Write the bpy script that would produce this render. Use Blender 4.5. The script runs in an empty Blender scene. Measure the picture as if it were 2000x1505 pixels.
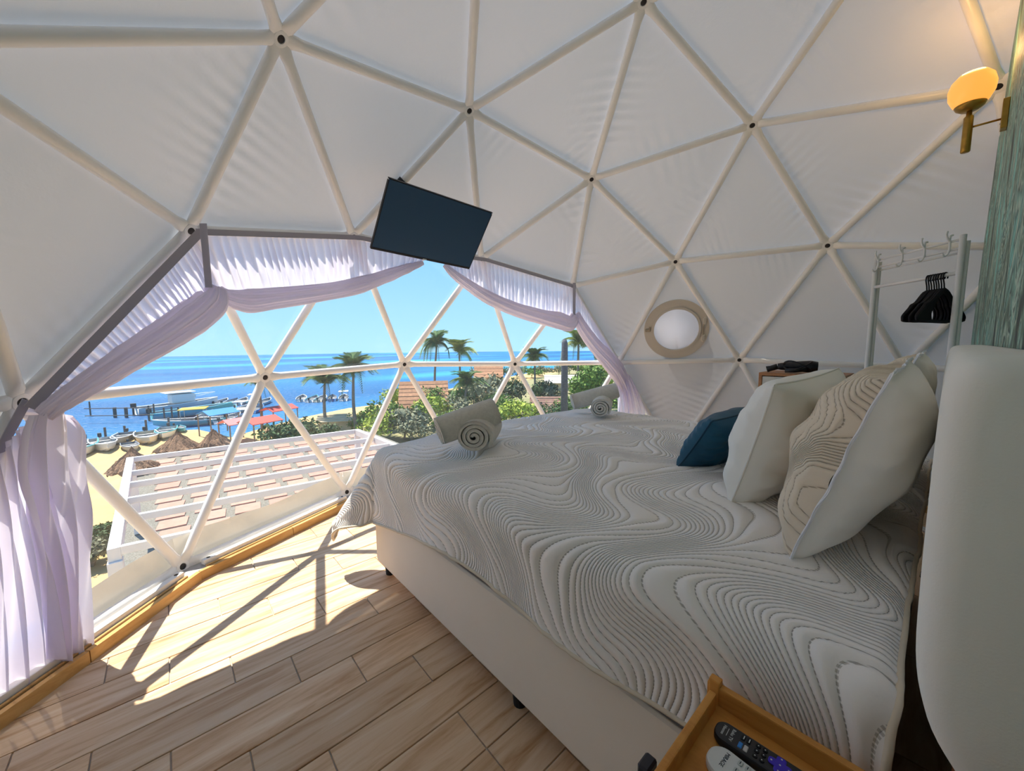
import bpy, bmesh, math, random
import numpy as np
from mathutils import Vector, Matrix
random.seed(7); RNG = np.random.default_rng(7)
SC = bpy.context.scene
COL = SC.collection
PI = math.pi

# ---------------------------------------------------------------- camera
R = 2.75                     # dome radius in metres, floor is z = 0
ZC = 0.2085 * R              # height of the sphere centre above the floor
CAM = np.array([-0.5724 * R, -0.1822 * R, 0.2479 * R + ZC])
YAW, PITCH, ROLL, FPX = 0.7280, -0.1057, -0.0083, 756.28

def cam_axes():
    cy, sy = math.cos(YAW), math.sin(YAW); cp, sp = math.cos(PITCH), math.sin(PITCH)
    f = np.array([sy * cp, cy * cp, sp]); r = np.array([cy, -sy, 0.0]); u = np.cross(r, f)
    c, s = math.cos(ROLL), math.sin(ROLL)
    return c * r + s * u, -s * r + c * u, f
AX = cam_axes()
cd = bpy.data.cameras.new('camera'); cd.sensor_width = 36; cd.sensor_fit = 'HORIZONTAL'
cd.lens = FPX / 2000 * 36; cd.clip_start = 0.02; cd.clip_end = 3000
cam = bpy.data.objects.new('camera', cd); COL.objects.link(cam)
cam.matrix_world = Matrix([[AX[0][i], AX[1][i], -AX[2][i], CAM[i]] for i in range(3)] + [[0, 0, 0, 1]])
SC.camera = cam

# ---------------------------------------------------------------- world, sun, exposure
SC.view_settings.view_transform = 'Standard'; SC.view_settings.look = 'None'
SC.view_settings.gamma = 1; SC.view_settings.use_curve_mapping = False
SC.view_settings.exposure = 1.28
SC.cycles.max_bounces = 16; SC.cycles.diffuse_bounces = 12; SC.cycles.transparent_max_bounces = 16
wd = bpy.data.worlds.new('sky'); SC.world = wd; wd.use_nodes = True
wn = wd.node_tree.nodes; wl = wd.node_tree.links; wn.clear()
w_out = wn.new('ShaderNodeOutputWorld'); w_bg = wn.new('ShaderNodeBackground')
w_tc = wn.new('ShaderNodeTexCoord'); w_sx = wn.new('ShaderNodeSeparateXYZ'); w_rp = wn.new('ShaderNodeValToRGB')
wl.new(w_tc.outputs['Generated'], w_sx.inputs[0]); wl.new(w_sx.outputs['Z'], w_rp.inputs[0])
e = w_rp.color_ramp.elements
e[0].position = 0.0; e[0].color = (0.40, 0.72, 0.95, 1)
e[1].position = 1.0; e[1].color = (0.10, 0.30, 0.75, 1)
k = e.new(0.22); k.color = (0.24, 0.55, 0.90, 1)
wl.new(w_rp.outputs[0], w_bg.inputs[0]); w_bg.inputs[1].default_value = 0.52
wl.new(w_bg.outputs[0], w_out.inputs[0])
SUN = Vector((-0.1396, 0.4641, 1.0)).normalized()
sl = bpy.data.lights.new('sun', 'SUN'); sl.energy = 4.1; sl.angle = 0.009; sl.color = (1.0, 0.91, 0.77)
so = bpy.data.objects.new('sun', sl); COL.objects.link(so); so.location = (0, 0, 30)
so.rotation_euler = SUN.to_track_quat('Z', 'Y').to_euler()

# ---------------------------------------------------------------- pixel helpers (2000 x 1505 frame)
def ray(x, y):
    a, b = (x - 1000) / FPX, -(y - 752.5) / FPX
    return AX[0] * a + AX[1] * b + AX[2]
def Zp(x, y, z): d = ray(x, y); return CAM + d * ((z - CAM[2]) / d[2])
def Yp(x, y, v): d = ray(x, y); return CAM + d * ((v - CAM[1]) / d[1])
def Xp(x, y, v): d = ray(x, y); return CAM + d * ((v - CAM[0]) / d[0])
def PLp(x, y, p, n): d = ray(x, y); return CAM + d * (((p - CAM) @ n) / (d @ n))
def at_depth(x, y, dep): return CAM + ray(x, y) * dep
def nrm(v): v = np.asarray(v, float); return v / (np.linalg.norm(v) + 1e-12)

# ---------------------------------------------------------------- materials
def mat(name, col, rough=0.6, metal=0.0, noise=None, bump=None, rnd=0.0, spec=0.3, stretch=(1, 1, 1), sheen=0, emit=None):
    """noise=(scale, second colour, detail); bump=(scale, strength, distance)"""
    m = bpy.data.materials.new(name); m.use_nodes = True
    n, l = m.node_tree.nodes, m.node_tree.links
    b = n['Principled BSDF']
    b.inputs['Roughness'].default_value = rough; b.inputs['Metallic'].default_value = metal
    b.inputs['Specular IOR Level'].default_value = spec
    if sheen: b.inputs['Sheen Weight'].default_value = sheen
    b.inputs['Base Color'].default_value = (*col, 1)
    if emit:
        b.inputs['Emission Color'].default_value = (*emit[0], 1); b.inputs['Emission Strength'].default_value = emit[1]
    src = None
    if noise or bump:
        tc = n.new('ShaderNodeTexCoord'); mp = n.new('ShaderNodeMapping'); mp.inputs['Scale'].default_value = stretch
        oi = n.new('ShaderNodeObjectInfo'); mu = n.new('ShaderNodeVectorMath'); mu.operation = 'SCALE'; mu.inputs['Scale'].default_value = 1.0
        cb = n.new('ShaderNodeCombineXYZ'); mm = n.new('ShaderNodeMath'); mm.operation = 'MULTIPLY'; mm.inputs[1].default_value = 37.0
        l.new(oi.outputs['Random'], mm.inputs[0])
        for i in range(3): l.new(mm.outputs[0], cb.inputs[i])
        ad = n.new('ShaderNodeVectorMath'); ad.operation = 'ADD'
        l.new(tc.outputs['Object'], mp.inputs[0]); l.new(mp.outputs[0], ad.inputs[0]); l.new(cb.outputs[0], ad.inputs[1])
        src = ad.outputs[0]
    if noise:
        t = n.new('ShaderNodeTexNoise'); t.inputs['Scale'].default_value = noise[0]; t.inputs['Detail'].default_value = noise[2] if len(noise) > 2 else 4
        l.new(src, t.inputs['Vector'])
        rp = n.new('ShaderNodeValToRGB'); rp.color_ramp.elements[0].position = 0.35; rp.color_ramp.elements[1].position = 0.68
        rp.color_ramp.elements[0].color = (*noise[1], 1); rp.color_ramp.elements[1].color = (*col, 1)
        l.new(t.outputs['Fac'], rp.inputs[0]); out = rp.outputs[0]
    else:
        rgb = n.new('ShaderNodeRGB'); rgb.outputs[0].default_value = (*col, 1); out = rgb.outputs[0]
    if rnd:
        oi2 = n.new('ShaderNodeObjectInfo'); mr = n.new('ShaderNodeMapRange')
        mr.inputs['To Min'].default_value = 1 - rnd; mr.inputs['To Max'].default_value = 1 + rnd
        l.new(oi2.outputs['Random'], mr.inputs[0])
        hs = n.new('ShaderNodeHueSaturation'); l.new(mr.outputs[0], hs.inputs['Value']); l.new(out, hs.inputs['Color']); out = hs.outputs[0]
    l.new(out, b.inputs['Base Color'])
    if bump:
        t2 = n.new('ShaderNodeTexNoise'); t2.inputs['Scale'].default_value = bump[0]; t2.inputs['Detail'].default_value = 5
        l.new(src, t2.inputs['Vector'])
        bp = n.new('ShaderNodeBump'); bp.inputs['Strength'].default_value = bump[1]; bp.inputs['Distance'].default_value = bump[2]
        l.new(t2.outputs['Fac'], bp.inputs['Height']); l.new(bp.outputs[0], b.inputs['Normal'])
    return m

def cloth(name, col, trans, transp=0.0, bump=None, tcol=None):
    """diffuse + translucent (+ a little see-through) woven or coated fabric"""
    m = bpy.data.materials.new(name); m.use_nodes = True
    n, l = m.node_tree.nodes, m.node_tree.links; n.clear()
    o = n.new('ShaderNodeOutputMaterial'); d = n.new('ShaderNodeBsdfDiffuse'); t = n.new('ShaderNodeBsdfTranslucent')
    d.inputs[0].default_value = (*col, 1); t.inputs[0].default_value = (*(tcol or col), 1)
    x = n.new('ShaderNodeMixShader'); x.inputs[0].default_value = trans
    l.new(d.outputs[0], x.inputs[1]); l.new(t.outputs[0], x.inputs[2]); res = x.outputs[0]
    if bump:
        tc = n.new('ShaderNodeTexCoord'); t2 = n.new('ShaderNodeTexNoise'); t2.inputs['Scale'].default_value = bump[0]; t2.inputs['Detail'].default_value = 6
        l.new(tc.outputs['Object'], t2.inputs['Vector'])
        bp = n.new('ShaderNodeBump'); bp.inputs['Strength'].default_value = bump[1]; bp.inputs['Distance'].default_value = bump[2]
        l.new(t2.outputs['Fac'], bp.inputs['Height']); l.new(bp.outputs[0], d.inputs['Normal'])
    if transp:
        p = n.new('ShaderNodeBsdfTransparent'); y = n.new('ShaderNodeMixShader'); y.inputs[0].default_value = transp
        l.new(res, y.inputs[1]); l.new(p.outputs[0], y.inputs[2]); res = y.outputs[0]
    l.new(res, o.inputs[0])
    return m

# ---------------------------------------------------------------- mesh helpers
WL = {}
def tag(o, label=None, cat=None, group=None, kind=None):
    if label: o['label'] = label
    if cat: o['category'] = cat
    if group: o['group'] = group
    if kind: o['kind'] = kind
    return o
def thing(name, loc, label=None, cat=None, group=None, kind=None, parent=None):
    o = bpy.data.objects.new(name, None); COL.objects.link(o); o.empty_display_size = 0.1
    loc = np.array(loc, float); pl = WL[parent.name] if parent else np.zeros(3)
    if parent: o.parent = parent
    o.location = loc - pl; WL[o.name] = loc
    return tag(o, label, cat, group, kind)
def mk(name, v, f, m, smooth=False, attrs=None):
    me = bpy.data.meshes.new(name); v = np.asarray(v, float)
    if isinstance(f, np.ndarray):
        k = f.shape[1]; me.vertices.add(len(v)); me.vertices.foreach_set('co', v.ravel())
        me.loops.add(f.size); me.loops.foreach_set('vertex_index', f.ravel().astype(np.int32))
        me.polygons.add(len(f)); me.polygons.foreach_set('loop_start', (np.arange(len(f)) * k).astype(np.int32))
        try: me.polygons.foreach_set('loop_total', np.full(len(f), k, np.int32))
        except Exception: pass
        me.update(calc_edges=True)
    else:
        me.from_pydata([tuple(p) for p in v], [], [tuple(q) for q in f]); me.update()
    if smooth: me.polygons.foreach_set('use_smooth', np.ones(len(me.polygons), bool))
    if m: me.materials.append(m)
    if attrs:
        for kx, a in attrs.items():
            at = me.attributes.new(kx, 'FLOAT', 'POINT'); at.data.foreach_set('value', np.asarray(a, np.float32))
    return me
def ob(name, vf, m, parent=None, smooth=False, org=None, label=None, cat=None, group=None, kind=None, attrs=None):
    v, f = vf; v = np.asarray(v, float)
    if org is None:
        if parent is not None: org = WL[parent.name]
        else: org = np.array([(v[:, 0].min() + v[:, 0].max()) / 2, (v[:, 1].min() + v[:, 1].max()) / 2, v[:, 2].min()])
    org = np.array(org, float)
    o = bpy.data.objects.new(name, mk(name, v - org, f, m, smooth, attrs)); COL.objects.link(o)
    pl = np.zeros(3)
    if parent is not None: o.parent = parent; pl = WL[parent.name]
    o.location = org - pl; WL[o.name] = org
    return tag(o, label, cat, group, kind)
def inst(name, me, loc, parent=None, rot=None, scale=None, **kw):
    o = bpy.data.objects.new(name, me); COL.objects.link(o); loc = np.array(loc, float); pl = np.zeros(3)
    if parent is not None: o.parent = parent; pl = WL[parent.name]
    o.location = loc - pl; WL[o.name] = loc
    if rot is not None:
        if isinstance(rot, (Matrix,)): o.rotation_euler = rot.to_euler()
        else: o.rotation_euler = rot
    if scale is not None: o.scale = scale
    return tag(o, **kw)
def join(*parts):
    V, F, n = [], [], 0
    for v, f in parts:
        V.append(np.asarray(v, float)); F += [tuple(int(i) + n for i in q) for q in f]; n += len(v)
    return np.concatenate(V), F
def box(c, s, bev=0.0, rot=None, seg=1):
    bm = bmesh.new(); bmesh.ops.create_cube(bm, size=1)
    for q in bm.verts: q.co = Vector((q.co.x * s[0], q.co.y * s[1], q.co.z * s[2]))
    if bev: bmesh.ops.bevel(bm, geom=list(bm.edges), offset=bev, segments=seg, affect='EDGES', profile=0.6)
    v = np.array([tuple(q.co) for q in bm.verts]); bm.verts.index_update()
    f = [tuple(q.index for q in p.verts) for p in bm.faces]; bm.free()
    if rot is not None: v = v @ np.asarray(rot).T
    return v + np.asarray(c, float), f
def rz(a): c, s = math.cos(a), math.sin(a); return np.array([[c, -s, 0], [s, c, 0], [0, 0, 1.0]])
def rx(a): c, s = math.cos(a), math.sin(a); return np.array([[1, 0, 0], [0, c, -s], [0, s, c]])
def ry(a): c, s = math.cos(a), math.sin(a); return np.array([[c, 0, s], [0, 1, 0], [-s, 0, c]])
def frames(P):
    P = np.asarray(P, float); T = np.gradient(P, axis=0); T /= np.linalg.norm(T, axis=1)[:, None] + 1e-12
    up = np.array([0, 0, 1.0]) if abs(T[0][2]) < 0.9 else np.array([1.0, 0, 0])
    N = [nrm(up - T[0] * (up @ T[0]))]
    for i in range(1, len(P)): N.append(nrm(N[-1] - T[i] * (N[-1] @ T[i])))
    N = np.array(N); return T, N, np.cross(T, N)
def tube(P, r, n=8, caps=True, closed=False):
    P = np.asarray(P, float); r = np.broadcast_to(np.asarray(r, float), (len(P),)); T, N, B = frames(P)
    a = np.arange(n) * 2 * PI / n
    v = (P[:, None] + r[:, None, None] * (np.cos(a)[None, :, None] * N[:, None] + np.sin(a)[None, :, None] * B[:, None])).reshape(-1, 3)
    f = []; m = len(P)
    for i in range(m if closed else m - 1):
        j = (i + 1) % m
        for k in range(n): f.append((i * n + k, i * n + (k + 1) % n, j * n + (k + 1) % n, j * n + k))
    if caps and not closed: f += [tuple(range(n))[::-1], tuple(range((m - 1) * n, m * n))]
    return v, f
def lathe(prof, n=24, axis=None, c=(0, 0, 0)):
    """prof: list of (radius, height); axis: unit vector of the height direction"""
    a = np.arange(n) * 2 * PI / n; ax = nrm(axis if axis is not None else (0, 0, 1))
    t = np.array([1.0, 0, 0]) if abs(ax[0]) < 0.8 else np.array([0, 1.0, 0])
    x = nrm(np.cross(ax, t)); y = np.cross(ax, x); v = []; f = []
    for r_, h in prof:
        for k in a: v.append(np.asarray(c) + ax * h + r_ * (math.cos(k) * x + math.sin(k) * y))
    for i in range(len(prof) - 1):
        for k in range(n): f.append((i * n + k, i * n + (k + 1) % n, (i + 1) * n + (k + 1) % n, (i + 1) * n + k))
    if prof[0][0] > 1e-6 and prof[0] != prof[-1]: f.append(tuple(range(n))[::-1])
    if prof[-1][0] > 1e-6 and prof[0] != prof[-1]: f.append(tuple(range((len(prof) - 1) * n, len(prof) * n)))
    return np.array(v), f
def ring(ri, ro, h0, h1, n=32, axis=None, c=(0, 0, 0)):
    v, f = lathe([(ri, h0), (ro, h0), (ro, h1), (ri, h1)], n, axis, c)
    f = f[:3 * n]
    for k in range(n): f.append((3 * n + k, 3 * n + (k + 1) % n, (k + 1) % n, k))
    return v, f
def grid_faces(nu, nv):
    i, j = np.meshgrid(np.arange(nu - 1), np.arange(nv - 1), indexing='ij')
    a = (i * nv + j).ravel(); return np.stack([a, a + nv, a + nv + 1, a + 1], 1)
def prism(poly, z0, z1):
    n = len(poly); v = [(p[0], p[1], z0) for p in poly] + [(p[0], p[1], z1) for p in poly]
    f = [tuple(range(n))[::-1], tuple(range(n, 2 * n))] + [(i, (i + 1) % n, n + (i + 1) % n, n + i) for i in range(n)]
    return np.array(v, float), f
def resample(P, n):
    P = np.asarray(P, float); d = np.r_[0, np.cumsum(np.linalg.norm(np.diff(P, axis=0), axis=1))]; t = np.linspace(0, d[-1], n)
    return np.stack([np.interp(t, d, P[:, i]) for i in range(P.shape[1])], 1)
def spline(P, n):
    """Catmull-Rom through the control points"""
    P = np.asarray(P, float); Q = np.vstack([2 * P[0] - P[1], P, 2 * P[-1] - P[-2]]); out = []
    for t in np.linspace(0, len(P) - 1 - 1e-9, n):
        i = int(t); u = t - i; a, b, c, d = Q[i:i + 4]
        out.append(0.5 * (2 * b + (c - a) * u + (2 * a - 5 * b + 4 * c - d) * u * u + (3 * b - a - 3 * c + d) * u ** 3))
    return np.array(out)
def vnoise(*c, seed=0):
    """smooth pseudo-noise from summed sines of the coordinates"""
    r = np.random.default_rng(seed); s = 0
    for _ in range(6):
        w = r.normal(size=len(c)); s = s + np.sin(sum(a * b for a, b in zip(c, w)) + r.uniform(0, 6.28))
    return s / 6
# ================================================================ MATERIALS
M = {}
M['fabric'] = cloth('dome_fabric', (0.74, 0.74, 0.74), 0.064, bump=(9, 0.25, 0.02), tcol=(0.74, 0.82, 0.95))
M['tube'] = mat('white_powder_coat', (0.93, 0.925, 0.92), 0.3, spec=0.5, noise=(6, (0.90, 0.895, 0.89)))
M['bolt'] = mat('dark_bolt', (0.05, 0.045, 0.045), 0.45, 0.6)
M['grout'] = mat('grout', (0.50, 0.45, 0.40), 0.9)
M['skirt'] = cloth('skirt_fabric', (0.66, 0.60, 0.52), 0.25, bump=(6, 0.4, 0.03))
M['ledge'] = mat('grey_ledge', (0.50, 0.49, 0.47), 0.8, noise=(14, (0.40, 0.39, 0.38)))
M['rail'] = mat('white_rail', (0.82, 0.80, 0.77), 0.35)
M['lilac'] = cloth('sheer_curtain', (0.84, 0.82, 0.92), 0.60, 0.05, bump=(30, 0.15, 0.01), tcol=(0.90, 0.87, 0.99))
M['band'] = cloth('curtain_band', (0.52, 0.50, 0.56), 0.25)
M['swag'] = cloth('curtain_bundle', (0.86, 0.82, 0.87), 0.36, 0.0, bump=(22, 0.2, 0.01), tcol=(0.84, 0.82, 0.95))

def plank_material(name, c1, c2, c3, ax):
    m = bpy.data.materials.new(name); m.use_nodes = True; n, l = m.node_tree.nodes, m.node_tree.links; b = n['Principled BSDF']
    tc = n.new('ShaderNodeTexCoord'); oi = n.new('ShaderNodeObjectInfo'); cb = n.new('ShaderNodeCombineXYZ')
    mm = n.new('ShaderNodeMath'); mm.operation = 'MULTIPLY'; mm.inputs[1].default_value = 53.0; l.new(oi.outputs['Random'], mm.inputs[0])
    for i in range(3): l.new(mm.outputs[0], cb.inputs[i])
    mp = n.new('ShaderNodeMapping'); mp.inputs['Scale'].default_value = ax; l.new(tc.outputs['Object'], mp.inputs[0])
    ad = n.new('ShaderNodeVectorMath'); l.new(mp.outputs[0], ad.inputs[0]); l.new(cb.outputs[0], ad.inputs[1])
    t = n.new('ShaderNodeTexNoise'); t.inputs['Scale'].default_value = 1.0; t.inputs['Detail'].default_value = 7; t.inputs['Roughness'].default_value = 0.62; t.inputs['Distortion'].default_value = 0.7
    l.new(ad.outputs[0], t.inputs['Vector'])
    rp = n.new('ShaderNodeValToRGB'); el = rp.color_ramp.elements; el[0].position = 0.30; el[0].color = (*c1, 1); el[1].position = 0.72; el[1].color = (*c3, 1)
    k = el.new(0.5); k.color = (*c2, 1); l.new(t.outputs['Fac'], rp.inputs[0])
    mr = n.new('ShaderNodeMapRange'); mr.inputs['To Min'].default_value = 0.86; mr.inputs['To Max'].default_value = 1.1; l.new(oi.outputs['Random'], mr.inputs[0])
    hs = n.new('ShaderNodeHueSaturation'); l.new(mr.outputs[0], hs.inputs['Value']); l.new(rp.outputs[0], hs.inputs['Color']); l.new(hs.outputs[0], b.inputs['Base Color'])
    b.inputs['Roughness'].default_value = 0.5; b.inputs['Specular IOR Level'].default_value = 0.3
    bp = n.new('ShaderNodeBump'); bp.inputs['Strength'].default_value = 0.25; bp.inputs['Distance'].default_value = 0.003
    l.new(t.outputs['Fac'], bp.inputs['Height']); l.new(bp.outputs[0], b.inputs['Normal'])
    return m
M['plank'] = plank_material('wood_look_tile', (0.47, 0.26, 0.12), (0.70, 0.49, 0.31), (0.80, 0.63, 0.46), (2.2, 22, 5))
M['curb'] = plank_material('wood_look_curb', (0.46, 0.24, 0.07), (0.62, 0.36, 0.13), (0.70, 0.46, 0.20), (3, 3, 18))
M['bamboo'] = plank_material('bamboo', (0.42, 0.16, 0.03), (0.60, 0.27, 0.06), (0.66, 0.33, 0.09), (14, 3, 14))
M['cabwood'] = plank_material('cabinet_wood', (0.36, 0.15, 0.06), (0.50, 0.24, 0.11), (0.55, 0.29, 0.15), (3, 3, 20))

def pane_material():
    m = bpy.data.materials.new('clear_vinyl'); m.use_nodes = True; n, l = m.node_tree.nodes, m.node_tree.links; n.clear()
    o = n.new('ShaderNodeOutputMaterial'); t = n.new('ShaderNodeBsdfTransparent'); g = n.new('ShaderNodeBsdfGlossy'); d = n.new('ShaderNodeBsdfTranslucent')
    t.inputs[0].default_value = (0.965, 0.985, 0.99, 1); g.inputs['Roughness'].default_value = 0.06; d.inputs[0].default_value = (0.9, 0.93, 0.95, 1)
    tc = n.new('ShaderNodeTexCoord'); nz = n.new('ShaderNodeTexNoise'); nz.inputs['Scale'].default_value = 5; nz.inputs['Detail'].default_value = 3; l.new(tc.outputs['Object'], nz.inputs['Vector'])
    bp = n.new('ShaderNodeBump'); bp.inputs['Strength'].default_value = 0.25; bp.inputs['Distance'].default_value = 0.02; l.new(nz.outputs['Fac'], bp.inputs['Height']); l.new(bp.outputs[0], g.inputs['Normal'])
    lw = n.new('ShaderNodeLayerWeight'); lw.inputs['Blend'].default_value = 0.5
    pw = n.new('ShaderNodeMath'); pw.operation = 'POWER'; pw.inputs[1].default_value = 4.0; l.new(lw.outputs['Facing'], pw.inputs[0])
    fr = n.new('ShaderNodeMapRange'); fr.inputs['To Min'].default_value = 0.03; fr.inputs['To Max'].default_value = 0.5; l.new(pw.outputs[0], fr.inputs[0])
    x1 = n.new('ShaderNodeMixShader'); x1.inputs[0].default_value = 0.018; l.new(t.outputs[0], x1.inputs[1]); l.new(d.outputs[0], x1.inputs[2])
    x2 = n.new('ShaderNodeMixShader'); l.new(fr.outputs[0], x2.inputs[0]); l.new(x1.outputs[0], x2.inputs[1]); l.new(g.outputs[0], x2.inputs[2])
    l.new(x2.outputs[0], o.inputs[0]); return m
M['pane'] = pane_material()

# ================================================================ DOME GEOMETRY (3-frequency geodesic)
zc_, rc_ = 1 / math.sqrt(5), 2 / math.sqrt(5)
def _A(k): return math.radians(126 - 72 * k)
UPV = [np.array([rc_ * math.cos(_A(k)), rc_ * math.sin(_A(k)), zc_]) for k in range(5)]
LOV = [np.array([rc_ * math.cos(_A(k + .5)), rc_ * math.sin(_A(k + .5)), -zc_]) for k in range(5)]
TOP = np.array([0, 0, 1.0])
def ft(k, i, j): return nrm(TOP * (3 - i) + UPV[k % 5] * (i - j) + UPV[(k + 1) % 5] * j)
def dn(k, r_, j): return nrm(UPV[k % 5] * (3 - r_ - j) + UPV[(k + 1) % 5] * j + LOV[k % 5] * r_)
def fu(k): return nrm(LOV[(k - 1) % 5] + LOV[k % 5] + UPV[k % 5])
FAM = {'T': (0, 0), 'X': (-.0044, .0006), 'Ve': (.0023, -.0045), 'Vc': (-.0019, -.0035), 'Up': (.0049, -.0031), 'Ue': (.0043, -.0065),
       'Me': (.0037, -.0053), 'Mc': (-.0003, .0008), 'Bc': (.0024, .0059), 'Be': (-.0108, .0093)}
nodes = []
def addn(p, fam):
    for q in nodes:
        if np.linalg.norm(q[0] - p) < 1e-4: return
    nodes.append((p, fam))
for k in range(5):
    addn(TOP, 'T')
    for j in range(2): addn(ft(k, 1, j), 'X')
    addn(ft(k, 2, 0), 'Ve'); addn(ft(k, 2, 1), 'Vc'); addn(ft(k, 2, 2), 'Ve')
    addn(ft(k, 3, 0), 'Up'); addn(ft(k, 3, 1), 'Ue'); addn(ft(k, 3, 2), 'Ue')
    addn(dn(k, 1, 0), 'Me'); addn(dn(k, 1, 1), 'Mc'); addn(dn(k, 1, 2), 'Me')
    addn(dn(k, 2, 0), 'Be'); addn(dn(k, 2, 1), 'Be'); addn(fu(k), 'Bc')
UN = np.array([q[0] for q in nodes]); NFAM = [q[1] for q in nodes]
def fix(p, fam):
    dz, dr = FAM[fam]; q = p.copy(); h = math.hypot(q[0], q[1])
    if h > 1e-6: q[:2] *= (h + dr) / h
    q[2] += dz
    return np.array([q[0] * R, q[1] * R, q[2] * R + ZC])
NP = np.array([fix(p, fm) for p, fm in nodes])
def nid(p): return int(np.argmin(np.linalg.norm(UN - p, axis=1)))
ID = {'U1': nid(ft(0, 3, 0)), 'U2': nid(ft(0, 3, 1)), 'U3': nid(ft(0, 3, 2)), 'U4': nid(ft(0, 3, 3)), 'U5': nid(ft(1, 3, 1)), 'V2': nid(ft(0, 2, 1)),
      'M0': nid(dn(4, 1, 2)), 'M1': nid(dn(0, 1, 0)), 'M2': nid(dn(0, 1, 1)), 'M3': nid(dn(0, 1, 2)), 'M4': nid(dn(1, 1, 0)), 'M5': nid(dn(1, 1, 1)),
      'B0': nid(dn(4, 2, 1)), 'B1': nid(fu(0)), 'B2': nid(dn(0, 2, 0)), 'B3': nid(dn(0, 2, 1)), 'B4': nid(fu(1)), 'B5': nid(dn(1, 2, 0))}
NODE = {k: NP[i] for k, i in ID.items()}
DIST = np.linalg.norm(UN[:, None] - UN[None], axis=2)
EDGES = [(i, j) for i in range(len(UN)) for j in range(i) if DIST[i, j] < 0.45]
FACES = [(i, j, k) for i in range(len(UN)) for j in range(i) if DIST[i, j] < .45 for k in range(j) if DIST[i, k] < .45 and DIST[j, k] < .45]
SPH = np.array([0, 0, ZC]); CUT = -0.72
winset = {ID[k] for k in ('U1', 'U2', 'U3', 'U4', 'M0', 'M1', 'M2', 'M3', 'M4', 'B0', 'B1', 'B2', 'B3', 'B4', 'B5')}
OUT = 1 + 0.027 / R
def outp(i): return SPH + (NP[i] - SPH) * OUT
port_face = {ID['U5'], ID['M4'], ID['M5']}

# ---------------------------------------------------------------- floor
WALL_Y = -0.605
Bids = sorted([i for i in range(len(NP)) if NFAM[i] in ('Bc', 'Be')], key=lambda i: -math.atan2(NP[i][1], NP[i][0]))
Bxy = [NP[i][:2] for i in Bids]
def inset(off):
    P = []
    n = len(Bxy)
    for i in range(n):
        a, b, c = Bxy[i - 1], Bxy[i], Bxy[(i + 1) % n]
        d1 = nrm(b - a); d2 = nrm(c - b); n1 = np.array([d1[1], -d1[0]]); n2 = np.array([d2[1], -d2[0]])   # clockwise ring: inward normal
        if n1 @ (-b) < 0: n1, n2 = -n1, -n2
        bis = nrm(n1 + n2); P.append(b + bis * off / max(bis @ n1, .3))
    return P
INNER = inset(0.118)
def clip(poly, a, b, inside):
    d = b - a; n_ = np.array([-d[1], d[0]])
    if (inside - a) @ n_ < 0: n_ = -n_
    out = []
    for i in range(len(poly)):
        p, q = poly[i], poly[(i + 1) % len(poly)]; sp, sq = (p - a) @ n_, (q - a) @ n_
        if sp >= 0: out.append(p)
        if sp * sq < 0: out.append(p + (q - p) * sp / (sp - sq))
    return out
ORI = np.zeros(2)
slab = [np.array(p) for p in inset(-0.16)]
fl = ob('floor', prism([tuple(p) for p in slab], -0.16, -0.006), M['grout'], label='wood-look plank tiled floor of the round dome room', kind='structure', org=(0, 0, 0))
PW, PL_, G = 0.1645, 0.5535, 0.0022
full_me = None
for r_ in range(-14, 12):
    y0 = 1.0255 + r_ * PW; y1 = y0 + PW
    if y1 < WALL_Y: continue
    jx = -1.287 - 0.1845 * r_
    if r_ == -4: jx = -0.918
    jx = (jx % PL_) - 6 * PL_
    for c_ in range(14):
        x0, x1 = jx + c_ * PL_, jx + (c_ + 1) * PL_
        poly = [np.array(p) for p in ((x0 + G, y0 + G), (x1 - G, y0 + G), (x1 - G, y1 - G), (x0 + G, y1 - G))]
        q = poly
        for i in range(len(INNER)):
            if q: q = clip(q, INNER[i - 1], INNER[i], ORI)
        if q: q = clip(q, np.array((-3, WALL_Y)), np.array((3, WALL_Y)), ORI)
        if not q or len(q) < 3: continue
        ctr = np.array([(x0 + x1) / 2, (y0 + y1) / 2, 0])
        full = len(q) == 4 and all(np.linalg.norm(a - b) < 1e-6 for a, b in zip(q, poly))
        if full:
            if full_me is None: full_me = mk('plank', box((0, 0, -0.004), (PL_ - 2 * G, PW - 2 * G, 0.009), 0.0012)[0], box((0, 0, -0.004), (PL_ - 2 * G, PW - 2 * G, 0.009), 0.0012)[1], M['plank'])
            inst('plank', full_me, ctr, fl)
        else:
            ob('plank', prism([tuple(p) for p in q], -0.0085, 0.0005), M['plank'], fl, org=ctr)

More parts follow.
